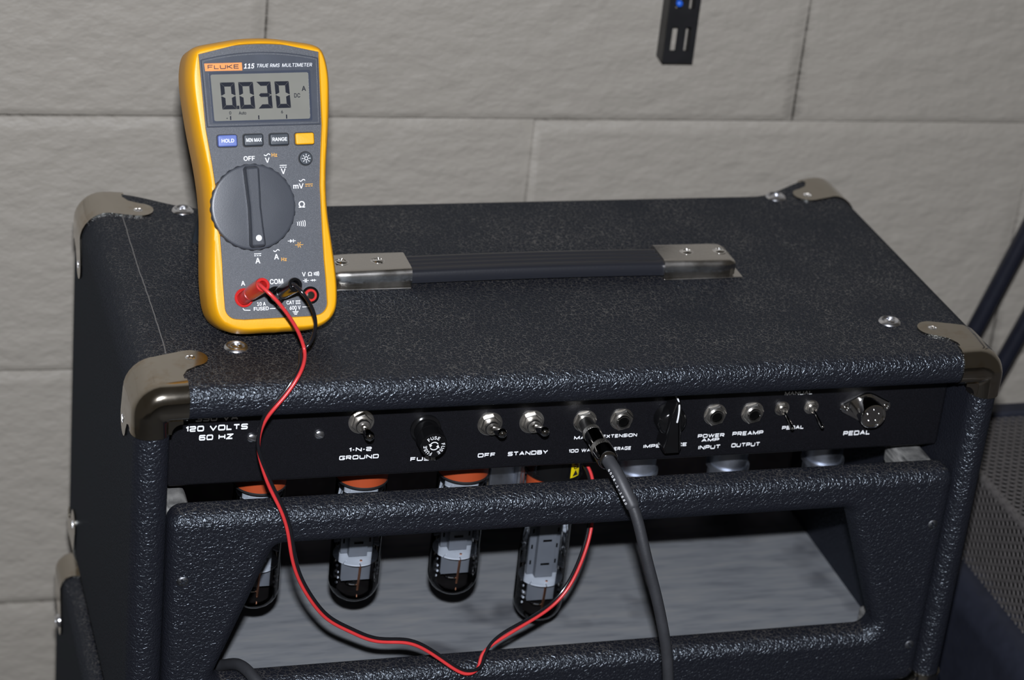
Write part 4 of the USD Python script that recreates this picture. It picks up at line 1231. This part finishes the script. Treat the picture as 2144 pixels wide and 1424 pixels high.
part(sc, 'plug_tip', place(lathe([(2.9, -8), (3.0, 3), (4.6, 3.4), (4.8, 12), (5.1, 13.5)], 36), a, d_), 'nickel')
for z0, z1, r in ((13.2, 17.0, 5.7), (30.5, 35.2, 6.5)):
    n = 60
    rings = []
    for i, z in enumerate(np.linspace(z0, z1, 7)):
        aa = np.arange(n) * 2 * np.pi / n
        rr = r + (0.22 * np.where((np.arange(n) + i) % 2 == 0, 1, -1) if 0 < i < 6 else -0.25)
        rings.append(np.c_[rr * np.cos(aa), rr * np.sin(aa), np.full(n, z)])
    part(sc, 'knurled_ring', place(ringed(rings), a, d_), 'nickel', smooth=20)
part(sc, 'plug_barrel', place(lathe([(5.2, 16.6), (5.5, 17.2), (5.5, 30), (6.0, 30.8)], 40), a, d_), 'blackchrome', smooth=40)
part(sc, 'plug_collar', place(lathe([(6.3, 34.8), (6.6, 35.6), (6.6, 44.0), (6.2, 46.0), (5.2, 46.8), (4.4, 46.6), (4.2, 45.6)], 44), a, d_), 'blackchrome', smooth=40)
cpts = [tuple(a + unit(d_) * 40), tuple(a + unit(d_) * 46), (9.4, -75.0, -57.6), (12.9, -83.0, -64.9), (16.7, -89.0, -72.6), (20.6, -95.0, -85.0), (25.0, -101.0, -101.9), (31.6, -106.0, -123.1), (37.8, -110.0, -145.2), (42.6, -112.0, -165.3), (45.3, -114.0, -183.3), (48.4, -116.0, -209.4), (51.8, -118.0, -244.7), (54, -118, -330), (56, -116, -450), (60, -116, -600)]
cs = spline(cpts, 400)
i1 = int(np.argmin(np.linalg.norm(cs - np.array([16.7, -89.0, -72.6]), axis=1)))
shr = cs[:i1 + 1]
part(sc, 'heat_shrink', tube(shr, np.r_[np.full(len(shr) - 2, 4.15), 4.0, 3.7], 24), 'shrink', smooth=50, label='heat shrink sleeve with small white print')
part(sc, 'cable_jacket', tube(cs[i1 - 1:], 3.45, 20), 'cable', smooth=50)
# the print runs along the sleeve's left side
txt = '0008-1-1580'
tl = np.r_[0, np.cumsum(np.linalg.norm(np.diff(shr, axis=0), axis=1))]
s_at = np.linspace(13, tl[-1] - 4.2, len(txt))
dec = []
for s_, ch in zip(s_at, txt):
    c = np.array([np.interp(s_, tl, shr[:, k]) for k in range(3)])
    c2 = np.array([np.interp(s_ + 0.5, tl, shr[:, k]) for k in range(3)])
    t_ = unit(c2 - c)
    o_ = -RC[0] * 0.78 - RC[2] * 0.62 + RC[1] * .1
    o_ = unit(o_ - t_ * np.dot(o_, t_))
    u_ = np.cross(o_, t_)
    v, f = small_text(ch, 1.7, True)
    dec.append(check_out((c + o_ * 4.1 + v[:, :1] * t_ + v[:, 1:2] * u_ + v[:, 2:3] * o_, f)))
part(sc, 'lettering', cat(dec), 'white', smooth=False)

# ================================================================ POWER CORD
pc2 = thing('mains_cable', 'thick black mains cable coming out over the lower left rail of the back panel', 'cable', (-205, -30, -209))
co = spline([(-239, 60, -245), (-231, 30, -243), (-221, 0, -226), (-212, -18, -213.5), (-206, -34, -203.8), (-199.5, -50, -204.2), (-194.5, -58.5, -210), (-190, -60, -222), (-187, -60, -250), (-185, -60, -330), (-180, -62, -480)], 160)
part(pc2, 'cord_jacket', tube(co, 3.7, 18), 'cable', smooth=50)

# ================================================================ SHELF STANDARD ON THE WALL
rl = thing('shelf_standard', 'black slotted shelf standard screwed upright to the wall, cut off at the top', 'shelf standard', wallp(168, 61, 8))
s0_, s1_, zb_, zt_ = 156.8, 180.2, 61.0, 900.0
holes = []
k = 0
while 70.3 + 32.4 * k < zt_ - 30:
    for c in (163.6, 173.9):
        g = sg.box(c - 1.5, 71.4 + 32.4 * k, c + 1.5, 88.6 + 32.4 * k).buffer(0.6)
        holes.append(g)
    k += 1
face_ = sg.box(s0_, zb_, s1_, zt_).difference(unary_union(holes))
v, f = extrude(face_, 0, 1.6)
fm = (np.c_[v[:, 0], -16 + 1.6 - v[:, 2], v[:, 1]], f)
ch = cat([check_out(fm), box((s0_, -15.5, zb_), (s0_ + 1.6, -0.2, zt_)), box((s1_ - 1.6, -15.5, zb_), (s1_, -0.2, zt_))])
v, f = arr(ch)
part(rl, 'channel', (v @ WR + wallp(0, 0), f), 'rail', smooth=False)
part(rl, 'blue_clip', place(lathe([(2.6, -6), (2.6, 1.2)] + [(2.6 * math.cos(a), 1.2 + 1.8 * math.sin(a)) for a in (0.5, 1.0)] + [(0, 3)], 20), wallp(163.9, 107.5, 16), WN), 'clip', smooth=50, label='blue plastic clip in a slot')

# ================================================================ SPEAKER CABINET UNDER THE AMPLIFIER
cab = thing('speaker_cabinet', 'black vinyl speaker cabinet underneath the amplifier, only its top left edge in view', 'speaker cabinet', (0, 100, FLOOR))
CT = -283.2
cb = rbox((-287, -48, FLOOR + 6), (287, 243, CT), 12, 8)
part(cab, 'cabinet_body', cb, 'vinyl', smooth=50)
cbi = rbox((-288.3, -49.3, FLOOR + 5), (288.3, 244.3, CT + 0.9), 12.6, 8)
for sx in (-1, 1):
    for sy in (-1, 1):
        T = solid(extrude(TONGUE, -3.2, 6))
        cy, oy = (-48.0, 1) if sy < 0 else (243.0, -1)
        cx, ox = sx * 287.0, -sx

        def leg2(ma, mb, mh):
            Rm = np.zeros((3, 4))
            for col, (axis, sign, org) in enumerate((ma, mb, mh)):
                Rm[axis, col] = sign
                Rm[axis, 3] = org
            return T.transform(Rm)
        mk = leg2((0, ox, cx), (1, oy, cy), (2, 1, CT)) + leg2((2, -1, CT), (1, oy, cy), (0, -ox, cx)) + leg2((0, ox, cx), (2, -1, CT), (1, -oy, cy))
        mk = mk + m3.Manifold.sphere(36, 40).translate((cx, cy, CT))
        p = part(cab, 'corner_protector', cbi ^ mk, 'cap', smooth=40)
        screw((sx * 288.4, cy + oy * 37, CT - 37.2), (sx, 0, 0), 'big', parent=p)
    for y in (-20, 215):
        part(cab, 'rubber_foot', place(lathe([(16, 0), (14, 6.2)], 24), (sx * 240, y, FLOOR + 6.2), (0, 0, -1)), 'rubber')
part(cab, 'side_handle', cat([rbox((-290, 60, -460), (-286, 180, -380), 1.8), rbox((-294, 75, -430), (-289, 165, -415), 2.4)]), 'rail', smooth=40)

# ================================================================ GRILLED MONITOR ON THE RIGHT
mon = thing('stage_monitor', 'black stage monitor with perforated metal grille standing right of the amplifier', 'speaker', (560, -60, FLOOR))
GX, GZ, GY0, GY1 = 335.0, -153.0, -330.0, 137.0
part(mon, 'monitor_body', rbox((317, -340, FLOOR + 4), (800, 152, -222), 24, 10), 'tolex', smooth=50)
part(mon, 'inner_core', box((GX + 9, GY0 + 6, -235), (790, GY1 - 4, GZ - 9)), 'hole', smooth=False)
part(mon, 'rear_rim', rbox((GX - 4, 136, -240), (795, 151, -149), 3), 'tolex', smooth=40)


def perforated(na, nb, org, ea, eb, nrm, a=6.1, th=1.0, hole_r=0.40, stagger=True, lim=None):
    """Hexagon cells with round-ish holes: each cell a ring of six quads and six hole walls."""
    ang6 = np.arange(6) * np.pi / 3 + np.pi / 6
    R = a / math.sqrt(3)
    o6 = np.c_[np.cos(ang6), np.sin(ang6)] * R
    i6 = np.c_[np.cos(ang6), np.sin(ang6)] * a * hole_r
    cell = []
    for j in range(nb):
        for i in range(na):
            cell.append((a * (i + 0.5 * (j % 2)), a * math.sqrt(3) / 2 * j))
    cell = np.array(cell)
    loc = np.vstack([np.c_[o6, np.zeros(6)], np.c_[i6, np.zeros(6)], np.c_[i6, np.full(6, -th)]])
    V = (cell[:, None, :] + loc[None, :, :2])
    H = np.broadcast_to(loc[None, :, 2], V.shape[:2])
    P = org + V[..., :1] * ea + V[..., 1:2] * eb + H[..., None] * nrm
    ff = []
    for k in range(6):
        k2 = (k + 1) % 6
        ff += [(k, k2, 6 + k2), (k, 6 + k2, 6 + k), (6 + k, 6 + k2, 12 + k2), (6 + k, 12 + k2, 12 + k)]
    ff = np.array(ff)
    if np.dot(np.cross(ea, eb), nrm) < 0:
        ff = ff[:, ::-1]
    F_ = (ff[None] + 18 * np.arange(len(cell))[:, None, None]).reshape(-1, 3)
    return P.reshape(-1, 3), F_


pit = 6.1
row = pit * math.sqrt(3) / 2
# lattice vector vertical on the side sheet, running along x on the top sheet
side_m = perforated(13, int((GY1 - GY0) / row), np.array([GX, GY1 - 4, GZ - 4.0]), np.array([0, 0, -1.0]), np.array([0, -1.0, 0]), np.array([-1.0, 0, 0]), pit)
top_m = perforated(74, int((GY1 - GY0) / row), np.array([GX + 4.0, GY1 - 4, GZ]), np.array([1.0, 0, 0]), np.array([0, -1.0, 0]), np.array([0, 0, 1.0]), pit)
gr_ = part(mon, 'grille', cat([side_m, top_m]), 'grille', smooth=False, label='perforated steel grille bent over the edge', kind='stuff')
bend = [np.array([GX + 4 - 4.0 * math.cos(t), 0, GZ - 4 + 4.0 * math.sin(t)]) for t in np.linspace(-0.05, math.pi / 2 + 0.05, 7)]
v = np.vstack([np.array(bend) + np.array([0, y, 0]) for y in (GY1 - 2, GY0)])
ff = []
for k in range(6):
    ff += [(k, k + 1, 8 + k), (k, 8 + k, 7 + k)]
part(mon, 'grille_bend', (v, np.array(ff)), 'grille', smooth=60)

# ================================================================ STAND TUBES BEHIND, AT THE RIGHT
st = thing('folded_stand', 'folded black tube stand leaning on the wall behind the right corner of the amplifier', 'stand', (300, 285, FLOOR))


def leg_line(p, q, zlo, zhi):
    p, q = np.asarray(p, float), np.asarray(q, float)
    d = (q - p) / (q[2] - p[2])
    return [p + d * (z - p[2]) for z in (zlo, (zlo + zhi) / 2, zhi)]


for P0, P1 in (((430, 262, -142), (452, 262, -76)), ((458, 262, -182), (473, 262, -140))):
    l = leg_line(P0, P1, FLOOR + 10, 330)
    part(st, 'stand_tube', tube(np.array([l[0] + (l[2] - l[0]) * u for u in np.linspace(0, 1, 12)]), 7.0, 20), 'tube', smooth=50)
    part(st, 'end_cap', place(lathe([(9, -1), (9, 26), (7.5, 30)], 20), l[0] - np.array([0, 0, 9.0]), l[2] - l[0]), 'rubber', smooth=40)
